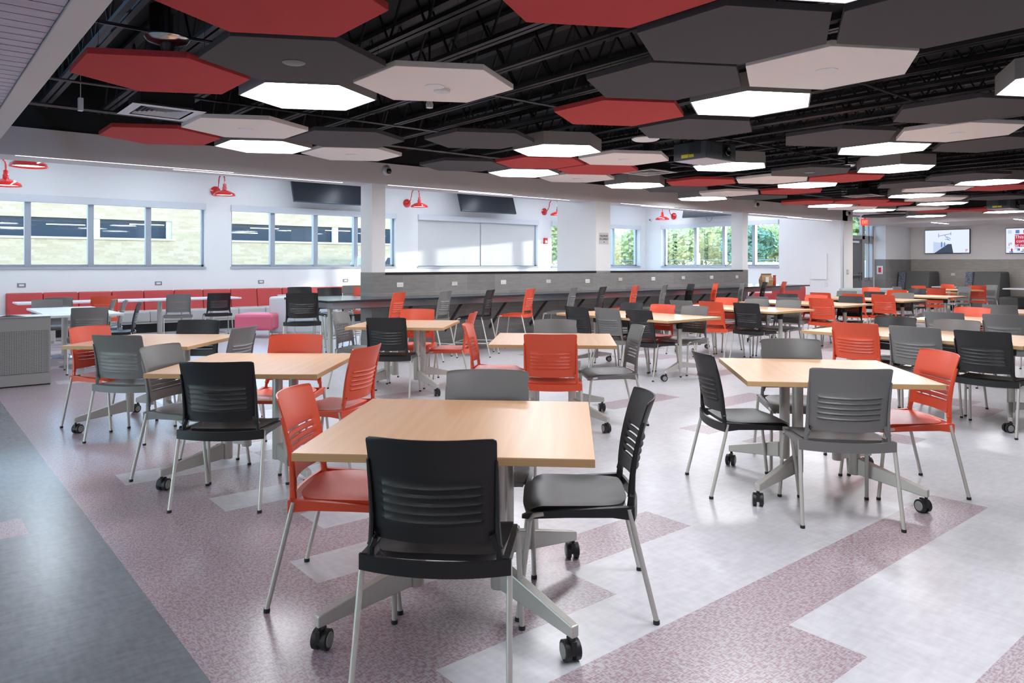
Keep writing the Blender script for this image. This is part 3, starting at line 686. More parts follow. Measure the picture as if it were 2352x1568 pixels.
# ---------------- tables ----------------
def caster(t, x, y, rz, pos_top):
    c = MB(); M = Matrix.Translation((x, y, 0)) @ Matrix.Rotation(rz, 4, 'Z')
    f = MB().tube([(0, 0, pos_top), (0, 0, .070)], .009, 8).box(-.010, .010, -.014, .040, .030, .080); f.move(M)
    fo = f.obj('caster', RUB, t, smooth=False, bevel=.003)
    for q in (-1, 1):
        wl = MB()
        prof = [(.0, .0), (.024, 0), (.030, -.002), (.037, -.004), (.0375, .016), (.030, .018), (.0, .018)]
        wl.lathe(prof, 20); wl.move(M @ Matrix.Translation((q * .012, .022, .0375)) @ Matrix.Rotation(q * pi / 2, 4, 'Y'))
        wl.obj('wheel', RUB, fo, smooth=True)
        dk = MB().lathe([(.027, .0), (.026, .003), (0, .003)], 20, cap=False); dk.move(M @ Matrix.Translation((q * (.012 + .018), .022, .0375)) @ Matrix.Rotation(q * pi / 2, 4, 'Y'))
        dk.obj('wheel_cover', mat('caster_cap_grey', (0.30, 0.30, 0.28), .45), fo, smooth=True)
def arm_poly(t, p0, p1, z0a, z0b, z1a, z1b, w0=.022, w1=.017):
    """tapering foot arm from p0 (heights z0a-z0b) to p1 (z1a-z1b)"""
    d_ = Vector((p1[0] - p0[0], p1[1] - p0[1], 0)).normalized(); nrm = Vector((-d_.y, d_.x, 0)); vs = []
    for (p, w_, za, zb) in ((p0, w0, z0a, z0b), (p1, w1, z1a, z1b)):
        for q in (-1, 1):
            for z in (za, zb): vs.append((p[0] + nrm.x * q * w_, p[1] + nrm.y * q * w_, z))
    fs = [(0, 1, 3, 2), (4, 6, 7, 5), (0, 4, 5, 1), (2, 3, 7, 6), (1, 5, 7, 3), (0, 2, 6, 4)]
    return MB().add(vs, fs).obj('foot_arm', STEEL, t, bevel=.005)
def square_table():
    t = thing('square_table', 'x', 'table'); h = .533
    MB().box(-h + .001, h - .001, -h + .001, h - .001, .735, .737, 0).obj('tabletop', MAPLE, t)
    MB().box(-h, h, -h, h, .708, .7352).obj('table_edge', PLY, t, bevel=.0015)
    for k in range(4):
        a = R(45 + 90 * k); cx, cy = .235 * cos(a), .235 * sin(a)
        MB().lathe([(.031, .13), (.033, .135), (.033, .70), (.05, .702), (.05, .708)], 16, (cx, cy, 0)).obj('column', STEEL, t, smooth=True)
        ex, ey = .66 * cos(a), .66 * sin(a)
        arm_poly(t, (cx + .03 * cos(a), cy + .03 * sin(a)), (ex, ey), .135, .235, .092, .135)
        caster(t, ex - .012 * cos(a), ey - .012 * sin(a), a + (0.4, 2.2, 1.2, -0.6)[k], .095)
    MB().box(-.26, .26, -.012, .012, .66, .69).box(-.012, .012, -.26, .26, .66, .69).obj('under_frame', RUB, t)
    return t
def long_table():
    t = thing('long_flip_table', 'x', 'table'); hx, hy = .535, .96
    MB().box(-hx + .001, hx - .001, -hy + .001, hy - .001, .735, .737).obj('tabletop', MAPLE, t)
    MB().box(-hx, hx, -hy, hy, .708, .7352).obj('table_edge', PLY, t, bevel=.0015)
    for s in (-1, 1):
        y = s * .72
        MB().lathe([(.030, .10), (.031, .11), (.031, .62)], 16, (0, y, 0)).obj('column', STEEL, t, smooth=True)
        MB().lathe([(.04, .60), (.042, .61), (.042, .67), (.03, .69)], 12, (0, y, 0)).box(-.20, .20, y - .03, y + .03, .675, .708).obj('hinge_head', RUB, t, smooth=False, bevel=.004)
        for q in (-1, 1):
            ex, ey = q * .43, y + s * .12
            arm_poly(t, (q * .02, y), (ex, ey), .115, .19, .092, .125)
            caster(t, ex - q * .01, ey, q * s * 1.0, .095)
    MB().box(-.02, .02, -.70, .70, .655, .69).obj('cross_rail', RUB, t)
    return t
stb = square_table(); ssn = snapshot(stb)
stb.location = (1.82, 2.51, 0); stb.rotation_euler = (0, 0, R(45.6)); stb['label'] = 'frontmost square maple table on casters, between four chairs'; stb['group'] = 'square maple tables'
for u, v, a, lab in ((4.48, 2.36, 43.1, 'square maple table at right, standing on the white floor'), (1.90, 4.95, 49, 'square maple table left of the frontmost one, behind the black chair'),
                     (1.78, 7.05, 47, 'square maple table at far left beside the perforated bin'), (4.42, 7.21, 45, 'square maple table in front of the first stools of the counter'), (4.53, 4.87, 46, 'square maple table right behind the frontmost one, orange chair before it')):
    dup(stb, ssn, (u, v, 0), R(a), lab)
ltb = long_table(); lsn = snapshot(ltb)
ltb.location = (7.53, 6.50, 0); ltb['label'] = 'first long maple flip table beside the counter, nearest the viewer'; ltb['group'] = 'long maple flip tables'
for u, v, lab in ((10.02, 6.58, 'second long maple flip table beside the counter'), (12.28, 6.72, 'third long maple flip table beside the counter'), (14.68, 6.78, 'fourth long maple flip table beside the counter'),
                  (7.58, 2.93, 'long maple flip table at right behind the right square table'), (10.05, 2.93, 'second long maple flip table at the right edge'), (12.35, 2.95, 'third long maple flip table at the right edge'),
                  (16.95, 6.85, 'fifth long maple flip table, last before the televisions')):
    dup(ltb, lsn, (u, v, 0), 0, lab)
for u, v, a, lab in ((19.6, 7.55, 45, 'small square maple table before the left booth'), (21.9, 7.75, 45, 'small square maple table before the right booth')):
    dup(stb, ssn, (u, v, 0), R(a), lab)

def disc_table(name, label, u, v, sx, sy, legs, z=.737, rz=0, group=None, m=WHTOP):
    t = thing(name, label, 'table', (u, v, 0), rz, group)
    MB().box(-sx, sx, -sy, sy, z - .03, z).obj('tabletop', m, t, bevel=.003)
    for x, y in legs:
        MB().lathe([(.045, .02), (.045, z - .04), (.11, z - .035), (.11, z - .03)], 20, (x, y, 0)).obj('column', STEEL, t, smooth=True)
        MB().lathe([(.27, 0), (.27, .010), (.24, .018), (.06, .026), (.05, .03)], 32, (x, y, 0)).obj('base_disc', CHROME, t, smooth=True)
    return t
disc_table('white_table', 'white table behind the bin, the nearer of two pushed together', 1.95, 11.77, .44, .55, [(0, -.1)], group='white tables of the window bay')
disc_table('white_table', 'white table behind the bin, the farther of two pushed together', 1.95, 12.90, .44, .55, [(0, .1)], group='white tables of the window bay')
disc_table('white_bench_table', 'long white table before the left part of the red bench', 3.50, 15.58, 1.92, .38, [(-1.35, 0), (.45, 0), (1.45, 0)], group='long white tables of the bench')
disc_table('white_bench_table', 'long white table before the bench, partly behind the counter end', 8.4, 15.58, 1.92, .38, [(-1.3, 0), (1.3, 0)], group='long white tables of the bench')

# ---------------- counter on the half wall ----------------
t = thing('stool_counter', 'long dark counter with grey apron running along the grey half wall', 'counter')
poly = [(4.47, 9.27), (17.2, 9.27), (17.2, 10.85), (15.665, 10.85), (15.665, 9.985), (5.525, 9.985), (5.525, 10.75), (4.47, 10.75)]
MB().prism(poly, .880, .914).obj('worktop', DARKTOP, t, bevel=.003)
ap = [(4.62, 9.42), (17.05, 9.42), (17.05, 10.78), (15.70, 10.78), (15.70, 9.975), (5.49, 9.975), (5.49, 10.68), (4.62, 10.68)]
n = len(ap); am = MB()
for i in range(n):
    a, b = Vector(ap[i]), Vector(ap[(i + 1) % n]); am.add([(a.x, a.y, .785), (b.x, b.y, .785), (b.x, b.y, .879), (a.x, a.y, .879)], [(0, 1, 2, 3)])
am.prism(ap, .785, .79)
am.obj('apron', mat('counter_apron', (0.42, 0.42, 0.45), .35, .3), t)
for i, u in enumerate([5.95 + .92 * k for k in range(11)]):
    MB().add([(u - .011, 9.50, .785), (u + .011, 9.50, .785), (u + .011, 9.56, .785), (u - .011, 9.56, .785), (u - .011, 9.955, .33), (u + .011, 9.955, .33), (u + .011, 9.992, .30), (u - .011, 9.992, .36)],
             [(0, 1, 2, 3), (4, 7, 6, 5), (0, 4, 5, 1), (1, 5, 6, 2), (2, 6, 7, 3), (3, 7, 4, 0)]).obj('bracket', mat('bracket_dark', (0.05, 0.05, 0.055), .5), t)
for u, v in ((5.0, 10.3), (16.3, 10.3)):
    MB().lathe([(.04, .02), (.04, .786)], 16, (u, v, 0)).obj('post', STEEL, t, smooth=True)
    MB().lathe([(.25, 0), (.25, .01), (.05, .025)], 28, (u, v, 0)).obj('base_disc', CHROME, t, smooth=True)

# ---------------- red bench, ottoman, white seat ----------------
def rbox(mb, x0, x1, y0, y1, z0, z1): return mb.box(x0, x1, y0, y1, z0, z1)
bt = thing('bench_section', 'x', 'bench')
b1 = MB(); b1.add([(0.004, .0, .40), (.601, .0, .40), (.601, -.14, .42), (.004, -.14, .42), (.004, .0, .86), (.601, .0, .86), (.601, -.07, .85), (.004, -.07, .85)],
                  [(0, 1, 2, 3), (4, 7, 6, 5), (0, 4, 5, 1), (1, 5, 6, 2), (2, 6, 7, 3), (3, 7, 4, 0)])
b1.obj('back_cushion', REDV, bt, bevel=.02)
MB().box(.002, .603, -.62, -.08, .22, .45).obj('seat_cushion', BEIGEV, bt, bevel=.03)
MB().box(0, .605, -.60, -.02, .19, .22).obj('seat_board', STEEL, bt)
MB().box(0, .605, -.50, -.02, 0, .19).obj('plinth', RUB, bt)
bs = snapshot(bt); bt.location = (1.58, 17.09, 0); bt['label'] = 'red backed bench section at the far left end, beside the window wall corner'; bt['group'] = 'sections of the red wall bench'
bt['label'] = 'red and beige bench section, one of the row under the windows'
for i in range(1, 26): dup(bt, bs, (1.58 + .605 * i, 17.09, 0), 0, 'red and beige bench section, one of the row under the windows')
o = thing('ottoman', 'pink square ottoman on steel legs in front of the bench', 'ottoman', (5.42, 14.25, 0), R(50))
MB().box(-.36, .36, -.36, .36, .15, .46).obj('cushion', PINKV, o, bevel=.05)
for a in (-1, 1):
    for b in (-1, 1): MB().tube([(a * .3, b * .3, .15), (a * .3, b * .3, 0)], .013, 10).obj('leg', CHROME, o, smooth=True)
o = thing('lounge_seat', 'tall white lounge seat back beside the pink ottoman', 'sofa', (6.15, 13.85, 0), R(-39.7))
MB().box(-.65, .65, -.1, .14, .06, .775).obj('back_panel', mat('white_vinyl', (.62, .64, .67), .5), o, bevel=.04)
MB().box(-.65, .65, .14, .72, .16, .45).obj('seat_cushion', BEIGEV, o, bevel=.04)
for a in (-.6, .6):
    for b in (-.05, .66): MB().tube([(a, b, .16), (a, b, 0)], .013, 8).obj('leg', CHROME, o, smooth=True)
o = thing('lounge_seat', 'red lounge seat behind the right counter end, by the white wall', 'sofa', (19.0, 10.9, 0), R(180))
MB().box(-.75, .75, -.05, .15, 0, .80).obj('back_panel', REDV, o, bevel=.05)
[MB().box(a, a + .15, -.75, .05, 0, .64).obj('armrest', REDV, o, bevel=.04) for a in (-.75, .6)]
MB().box(-.6, .6, -.72, -.05, .14, .45).obj('seat_cushion', REDV, o, bevel=.04)
o = thing('lounge_seat', 'low grey lounge seat before the grey exit door', 'sofa', (19.95, 9.1, 0), R(-39.7))
MB().box(-.75, .75, -.05, .15, 0, .78).obj('back_panel', mat('sage_vinyl', (.34, .38, .38), .55), o, bevel=.05)
MB().box(-.75, .75, .15, .7, .1, .44).obj('seat_cushion', mat('sage_vinyl', (.34, .38, .38), .55), o, bevel=.04)

# ---------------- bin ----------------
t = thing('perforated_bin', 'taupe metal waste bin with perforated front panel at the left edge', 'bin', (0, 0, 0))
BIN = mat('bin_taupe', (0.27, 0.255, 0.25), .45, .2)
MB().box(.46, 1.376, 10.12, 10.48, .015, .80).obj('body', BIN, t, bevel=.004)
MB().box(.455, 1.38, 10.10, 10.485, .80, .806).obj('lid', mat('bin_lid', (.62, .62, .65), .3, .4), t)
pf = bpy.data.materials.new('perforated_sheet'); pf.use_nodes = True; n_ = pf.node_tree; b_ = n_.nodes['Principled BSDF']; b_.inputs['Roughness'].default_value = .45
g_ = n_.nodes.new('ShaderNodeNewGeometry'); s_ = n_.nodes.new('ShaderNodeSeparateXYZ'); n_.links.new(g_.outputs['Position'], s_.inputs[0])
ds = []
for ax in (0, 2):
    m1 = n_.nodes.new('ShaderNodeMath'); m1.operation = 'MULTIPLY'; m1.inputs[1].default_value = 62; n_.links.new(s_.outputs[ax], m1.inputs[0])
    m2 = n_.nodes.new('ShaderNodeMath'); m2.operation = 'FRACT'; n_.links.new(m1.outputs[0], m2.inputs[0])
    m3 = n_.nodes.new('ShaderNodeMath'); m3.operation = 'SUBTRACT'; m3.inputs[1].default_value = .5; n_.links.new(m2.outputs[0], m3.inputs[0])
    m4 = n_.nodes.new('ShaderNodeMath'); m4.operation = 'POWER'; m4.inputs[1].default_value = 2; n_.links.new(m3.outputs[0], m4.inputs[0]); ds.append(m4)
m5 = n_.nodes.new('ShaderNodeMath'); m5.operation = 'ADD'; n_.links.new(ds[0].outputs[0], m5.inputs[0]); n_.links.new(ds[1].outputs[0], m5.inputs[1])
m6 = n_.nodes.new('ShaderNodeMath'); m6.operation = 'LESS_THAN'; m6.inputs[1].default_value = .09; n_.links.new(m5.outputs[0], m6.inputs[0])
mx_ = n_.nodes.new('ShaderNodeMix'); mx_.data_type = 'RGBA'; mx_.inputs[6].default_value = (.27, .255, .25, 1); mx_.inputs[7].default_value = (.015, .015, .02, 1)
n_.links.new(m6.outputs[0], mx_.inputs[0]); n_.links.new(mx_.outputs[2], b_.inputs['Base Color'])
MB().box(.475, 1.35, 10.112, 10.121, .15, .64).obj('perforated_panel', pf, t)
MB().box(.46, 1.376, 10.14, 10.47, 0, .015).obj('plinth', RUB, t)
MB().add([(.82, 10.13, .807), (.98, 10.11, .807), (1.14, 10.14, .807), (.98, 10.22, .807), (.98, 10.15, .83)], [(0, 1, 4), (1, 2, 4), (2, 3, 4), (3, 0, 4), (0, 3, 2, 1)]).obj('bin_bag_tip', RUB, t)

# ---------------- gooseneck lamps ----------------
def lamp(name, label, loc, rz, rise=.34, out=.62, z=3.06, drop=-.14):
    t = thing(name, label, 'wall lamp', (loc[0], loc[1], z), rz, 'red gooseneck wall lamps')
    b = MB().lathe([(.11, 0), (.11, .02), (.07, .045), (.03, .06), (0, .06)], 24, cap=False); b.move(Matrix.Rotation(-pi / 2, 4, 'X')); b.obj('wall_plate', LAMPRED, t, smooth=True)
    pts = [(0, .03, 0), (0, .12, .0), (0, .19, .07), (0, .24, .17)]
    for k in range(9):
        a = pi * (1 - k / 8); pts.append((0, .24 + (out - .24) / 2 + (out - .24) / 2 * cos(a), .20 + .15 * sin(a)))
    pts += [(0, out, .10)]
    MB().tube(pts, .013, 8).obj('gooseneck_arm', LAMPRED, t, smooth=True)
    s = MB().lathe([(.02, .12), (.035, .11), (.035, .05), (.045, .04), (.045, -.02), (.07, -.03), (.15, -.06), (.215, -.10), (.23, -.14), (.228, -.143), (.21, -.10), (.14, -.065), (0, -.05)], 32, (0, out, 0), cap=False)
    so = s.obj('lamp_shade', LAMPRED, t, smooth=True)
    MB().lathe([(.205, -.120), (.0, -.112)], 24, (0, out, 0), cap=False).obj('lamp_lens', mat('lamp_glow', (.9, .9, .9), .5, emit=(1, 1, .98), es=2.2), t)
    return t
lamp('gooseneck_lamp', 'red gooseneck lamp between the two left bay windows', (5.5, 17.09, 0), pi)
lamp('gooseneck_lamp', 'red gooseneck lamp left of the closed shades', (10.52, 17.09, 0), pi)
lamp('gooseneck_lamp', 'red gooseneck lamp with its shade hidden behind the white stub wall', (15.5, 17.09, 0), pi)
lamp('gooseneck_lamp', 'red gooseneck lamp on the wall of the garden windows, shade left of its plate', (20.33, 15.84, 0), pi / 2)
lamp('gooseneck_lamp', 'red gooseneck lamp at the left edge, its neck partly visible', (.73, 14.55, 0), -pi / 2, z=2.83)
lamp('gooseneck_lamp', 'red gooseneck lamp nearest the beam, only its shade showing', (.73, 11.8, 0), -pi / 2, z=2.86)

# ---------------- televisions ----------------
def tv(name, label, loc, rz, w_, h_, tilt, group=None):
    t = thing(name, label, 'television', loc, rz, group); M = Matrix.Rotation(tilt, 4, 'X')
    MB().box(-w_ / 2, w_ / 2, -.03, .03, -h_ / 2, h_ / 2).move(M).obj('casing', mat('tv_casing', (.02, .03, .05), .3), t, bevel=.004)
    MB().box(-w_ / 2 + .015, w_ / 2 - .015, -.034, -.0295, -h_ / 2 + .02, h_ / 2 - .015).move(M).obj('screen', TVGLASS, t)
    MB().box(-.2, .2, .02, abs(h_ * sin(tilt)) / 2 + .06, -.12, .12).obj('mount', RUB, t)
    return t
tv('television', 'black television tilted over the left bay windows', (8.13, 16.76, 3.27), 0, 1.96, .80, -.32, 'dark tilted televisions')
tv('television', 'black television tilted above the closed roller shades', (12.98, 16.76, 3.27), 0, 1.98, .80, -.32, 'dark tilted televisions')
x_ = tv('television', 'dark grey television over the garden windows with a dangling cable', (20.05, 14.2, 3.34), -pi / 2, 1.98, .80, -.25, 'dark tilted televisions')
MB().tube([(.1, .0, -.4), (.05, .02, -.5), (-.05, .03, -.56), (-.12, .03, -.5), (-.15, .02, -.4)], .005, 6).obj('cable', RUB, x_, smooth=True)
def em(name, c, e=1.0): return mat(name, (.0, .0, .0), .4, emit=c, es=e)
# lit screen with the corridor picture
t = thing('wall_screen', 'lit wall screen showing a long white corridor picture', 'television', (25.93, 9.33, 2.15), -pi / 2, 'lit wall screens')
MB().box(-.665, .665, -.03, .03, -.385, .385).obj('casing', mat('tv_casing', (.02, .03, .05), .3), t, bevel=.004)
def quad(pts, m, name, par, y=-.034): MB().add([(x, y, z) for x, z in pts] , [tuple(range(len(pts)))]).obj(name, m, par)
E1 = em('screen_white', (.80, .87, 1.0), 1.0); E2 = em('screen_pale', (.55, .66, .88), 1.0); E3 = em('screen_slate', (.05, .07, .12), 1.0); E4 = em('screen_red', (.55, .02, .06), 1.0); E5 = em('screen_blue', (.10, .22, .50), 1.0); E6 = em('screen_tan', (.5, .42, .36), 1.0)
sp = MB(); sp.add([(-.65, -.034, -.365), (.65, -.034, -.365), (.65, -.034, .37), (-.65, -.034, .37)], [(0, 1, 2, 3)], 0)
sp.add([(-.40, -.0345, -.365), (-.40, -.0345, .0), (.06, -.0345, -.08), (.06, -.0345, -.10)], [(0, 3, 2, 1)], 1)
sp.add([(-.37, -.035, -.365), (.19, -.035, -.365), (.14, -.035, -.08), (.04, -.035, -.08)], [(0, 1, 2, 3)], 2)
for (a, b, c, d_) in ((-.17, -.01, -.13, -.16), (-.08, -.02, -.05, -.12)): sp.add([(a, -.0352, b - .18), (c, -.0352, b - .15), (c, -.0352, b), (a, -.0352, b)], [(0, 1, 2, 3)], 4)
for (x1, z1, x2, z2) in ((-.24, .18, .12, .25), (-.24, .14, -.24, .26), (.12, .2, .12, .3), (-.07, .21, .06, .05), (-.05, .08, .1, .04), (.0, .16, .12, .08)):
    dx, dz = x2 - x1, z2 - z1; L_ = math.hypot(dx, dz); nx, nz_ = -dz / L_ * .008, dx / L_ * .008
    sp.add([(x1 - nx, -.0353, z1 - nz_), (x2 - nx, -.0353, z2 - nz_), (x2 + nx, -.0353, z2 + nz_), (x1 + nx, -.0353, z1 + nz_)], [(0, 1, 2, 3)], 4)
sp.obj('screen', [E1, E2, E3, E4, E5], t)
text('P', .13, E4, t, (.57, -.036, -.30), (pi / 2, 0, 0), 'letter_logo')
t = thing('wall_screen', 'lit wall screen at the right edge with white words on red', 'television', (25.93, 7.03, 2.13), -pi / 2, 'lit wall screens')
MB().box(-.665, .665, -.03, .03, -.385, .385).obj('casing', mat('tv_casing', (.02, .03, .05), .3), t, bevel=.004)
sp = MB(); sp.add([(-.65, -.034, -.365), (.65, -.034, -.365), (.65, -.034, .37), (-.65, -.034, .37)], [(0, 1, 2, 3)], 0)
rr = random.Random(3)
for k in range(40):
    a, b = -.64 + rr.random() * 1.2, -.36 + rr.random() * .34; c, d_ = .03 + rr.random() * .08, .02 + rr.random() * .06
    sp.add([(a, -.0342, b), (a + c, -.0342, b - .01), (a + c, -.0342, b + d_), (a, -.0342, b + d_)], [(0, 1, 2, 3)], rr.choice((2, 4, 5, 3, 1)))
for k in range(6):
    a = -.6 + .2 * k; sp.add([(a, -.0342, .22), (a + .1, -.0342, .22), (a + .1, -.0342, .32), (a, -.0342, .32)], [(0, 1, 2, 3)], (1, 4, 3, 1, 4, 1)[k])
sp.add([(-.42, -.0345, -.19), (.6, -.0345, -.19), (.6, -.0345, .19), (-.42, -.0345, .19)], [(0, 1, 2, 3)], 3)
sp.obj('screen', [E1, E2, E3, E4, E5, E6], t)
for i, s_ in enumerate(('This pr', ' comm', 'at no c')): text(s_, .135, E1, t, (-.42, -.036, .11 - .125 * i), (pi / 2, 0, 0), 'words_on_screen', ax='LEFT')

# ---------------- booths, small things on walls ----------------
def booth(label, v, patt):
    t = thing('seating_booth', label, 'booth', (25.3, v, 0), 0, 'high-backed booth seats')
    m = MB(); vs = []
    for (z, a, b) in ((.0, -.60, .60), (.45, -.52, .55), (1.15, -.36, .42), (1.2, -.33, .38)):
        vs += [(a, -.42, z), (b, -.42, z), (b, .30, z), (a, .30, z)]
    fs = [(0, 3, 2, 1), (12, 13, 14, 15)]
    for k in range(3):
        for j in range(4): fs.append((4 * k + j, 4 * k + (j + 1) % 4, 4 * k + 4 + (j + 1) % 4, 4 * k + 4 + j))
    m.add(vs, fs); m.obj('high_back', mat('charcoal_upholstery', (.105, .105, .10), .9), t, bevel=.05)
    m = MB(); vs = []
    for (z, a, b) in ((.0, -.64, .62), (.45, -.56, .57), (1.14, -.40, .44), (1.19, -.37, .40)):
        vs += [(a, .30, z), (b, .30, z), (b, .50, z), (a, .50, z)]
    m.add(vs, fs); m.obj('patterned_side', PATT, t, bevel=.03)
    MB().box(-.5, .5, -.9, -.4, .12, .46).obj('seat_cushion', mat('charcoal_upholstery', (.105, .105, .10), .9), t, bevel=.04)
    return t
PATT = bpy.data.materials.new('zigzag_fabric'); PATT.use_nodes = True; n_ = PATT.node_tree; b_ = n_.nodes['Principled BSDF']; b_.inputs['Roughness'].default_value = .9
g_ = n_.nodes.new('ShaderNodeTexCoord'); wv_ = n_.nodes.new('ShaderNodeTexWave'); wv_.bands_direction = 'Z'; wv_.inputs['Scale'].default_value = 9; wv_.inputs['Distortion'].default_value = 5; wv_.inputs['Detail Scale'].default_value = 6
rp_ = n_.nodes.new('ShaderNodeValToRGB'); rp_.color_ramp.elements[0].color = (.03, .035, .06, 1); rp_.color_ramp.elements[1].color = (.22, .24, .28, 1); rp_.color_ramp.elements[0].position = .45; rp_.color_ramp.elements[1].position = .55
n_.links.new(g_.outputs['Object'], wv_.inputs[0]); n_.links.new(wv_.outputs[0], rp_.inputs[0]); n_.links.new(rp_.outputs[0], b_.inputs['Base Color'])
booth('high grey booth seat with dark patterned edge, the left one', 9.90, 1)
booth('high grey booth seat with wide zigzag side, right of the wall outlet', 7.95, 1)
disc_table('booth_table', 'pale booth table between the two high grey seats', 25.0, 8.95, .4, .35, [(0, 0)], group='pale booth tables')
disc_table('booth_table', 'pale booth table right of the right booth seat', 24.6, 6.75, .45, .5, [(0, 0)], group='pale booth tables')
for i, (u, z) in enumerate([(6.03, 1.09), (7.07, 1.09), (8.11, 1.10), (9.17, 1.10), (10.19, 1.09), (11.12, 1.11), (12.14, 1.11), (13.15, 1.12), (14.19, 1.12), (15.18, 1.12)]):
    t = thing('wall_outlet', f'white double outlet on the grey half wall, {["1st","2nd","3rd","4th","5th","6th","7th","8th","9th","last"][i]} from the left', 'outlet', (u, V - .001, z), 0, 'outlets on the half wall')
    MB().box(-.058, .058, -.008, 0, -.036, .036).obj('cover_plate', PLATE if i % 2 == 0 or i == 4 else STEEL, t, bevel=.002)
    for x in (-.024, .024): MB().box(x - .017, x + .017, -.011, -.007, -.018, .018).obj('socket', PLATE, t, bevel=.002)
    sl = MB()
    for x in (-.024, .024): sl.box(x - .007, x - .004, -.0115, -.0108, -.008, .008).box(x + .004, x + .007, -.0115, -.0108, -.008, .008)
    sl.obj('slot', RUB, t)
for i, u in enumerate((1.84, 4.31, 6.55, 8.72)):
    t = thing('bay_outlet', f'steel outlet plate on the white bay wall above the bench, {["leftmost","second","third","rightmost"][i]}', 'outlet', (u, WB - .001, 1.005), 0, 'outlets over the bench')
    MB().box(-.07, .07, -.008, 0, -.04, .04).obj('cover_plate', mat('steel_plate', (.25, .26, .28), .4, .5), t, bevel=.002)
    MB().box(-.042, .042, -.011, -.007, -.02, .02).obj('socket', PLATE, t, bevel=.002)
t = thing('booth_outlet', 'white outlet on the beige tiles between the booths', 'outlet', (25.966, 9.17, 1.10), -pi / 2)
MB().box(-.06, .06, -.008, 0, -.04, .04).obj('cover_plate', PLATE, t, bevel=.002); MB().box(-.03, .03, -.011, -.007, -.02, .02).obj('socket', WHITE, t)
t = thing('wall_panel', 'blank white board on the white wall of the bay', 'panel', (WR - .001, 10.68, 1.36), -pi / 2)
MB().box(-.24, .24, -.04, 0, -.37, .37).obj('board', WHITE, t, bevel=.006)
t = thing('wall_switch', 'small white plate below the blank board', 'switch', (WR - .001, 10.47, .84), -pi / 2); MB().box(-.04, .04, -.012, 0, -.06, .06).obj('cover_plate', PLATE, t, bevel=.002); MB().box(-.012, .012, -.018, -.01, -.025, .025).obj('rocker', WHITE, t)
t = thing('door_switch', 'grey double switch plate on the pier beside the exit door', 'switch', (20.62, V - .001, 1.2), 0); MB().box(-.06, .06, -.01, 0, -.07, .07).obj('cover_plate', STEEL, t, bevel=.002); MB().box(-.03, -.01, -.016, -.009, -.025, .025).box(.01, .03, -.016, -.009, -.025, .025).obj('toggle', PLATE, t)
t = thing('occupancy_sign', 'clear sign with black capitals on the middle pier', 'sign', (10.645, V - .001, 1.92), 0)
MB().box(-.13, .13, -.006, 0, -.11, .11).obj('sign_plate', mat('sign_acrylic', (.60, .58, .57), .2), t, bevel=.002)
K = mat('black_ink', (.01, .01, .01), .5)
text('MAXIMUM', .058, K, t, (0, -.008, .045), (pi / 2, 0, 0), sx=.8); text('OCCUPANCY', .058, K, t, (0, -.008, -.015), (pi / 2, 0, 0), sx=.72); text('142', .03, K, t, (0, -.008, -.072), (pi / 2, 0, 0))
t = thing('fire_alarm', 'red fire alarm box on the bay wall right of the shades', 'alarm', (15.55, WB - .001, 2.15), 0)
MB().box(-.07, .07, -.05, 0, -.09, .09).obj('box', mat('alarm_red', (.6, .02, .02), .3), t, bevel=.006); MB().box(-.04, .04, -.055, -.045, -.06, .01).obj('strobe', PLATE, t)
t = thing('exit_sign', 'red lit EXIT sign hanging before the door transom', 'exit sign', (23.0, 10.62, 2.72), -.35)
MB().box(-.15, .15, -.02, .02, -.10, .10).obj('housing', mat('exit_housing', (.55, .1, .08), .4, emit=(1, .07, .04), es=.9), t, bevel=.004)
MB().box(-.05, .05, -.015, .015, .10, .23).obj('stem', STEEL, t)
text('EXIT', .15, mat('exit_letters', (.9, .5, .4), .4, emit=(1, .55, .45), es=1.0), t, (0, -.022, 0), (pi / 2, 0, 0), sx=.75)
t = thing('extinguisher_box', 'small red and white extinguisher box on the tiled return wall', 'box', (24.079, 10.62, 1.24), -pi / 2)
MB().box(-.09, .09, -.03, 0, -.13, .13).obj('box_body', PLATE, t, bevel=.004); MB().box(-.045, .045, -.034, -.029, -.08, .08).obj('red_label', mat('alarm_red', (.6, .02, .02), .3), t)
for i, (u, z, s_) in enumerate(((5.79, 2.85, 'leftmost, above the first pier'), (15.97, 2.87, 'middle one, right of the third pier'), (20.6, 2.86, 'rightmost, near the exit sign'))):
    t = thing('security_camera', f'white turret camera on the taupe beam, {s_}', 'camera', (u, V - .001, z), 0, 'cameras on the beam')
    b = MB().lathe([(.075, 0), (.075, .02), (.055, .045), (.0, .05)], 24, cap=False).move(Matrix.Rotation(pi / 2, 4, 'X')); b.obj('camera_base', PLATE, t, smooth=True)
    b = MB().lathe([(.0, -.045), (.03, -.035), (.043, 0), (.03, .035), (0, .045)], 20, (0, 0, 0), cap=False).move(Matrix.Translation((.012, -.055, -.01))); b.obj('camera_eye', SCREEN, t, smooth=True)
t = thing('security_camera', 'small white camera in the corner of the bay, right wall', 'camera', (WR - .001, 16.85, 2.98), -pi / 2)
MB().lathe([(.06, 0), (.06, .02), (.04, .05), (0, .055)], 20, cap=False).move(Matrix.Rotation(pi / 2, 4, 'X')).obj('camera_base', PLATE, t, smooth=True); MB().lathe([(0, -.03), (.03, 0), (0, .03)], 16, cap=False).move(Matrix.Translation((0, -.06, 0))).obj('camera_eye', SCREEN, t, smooth=True)
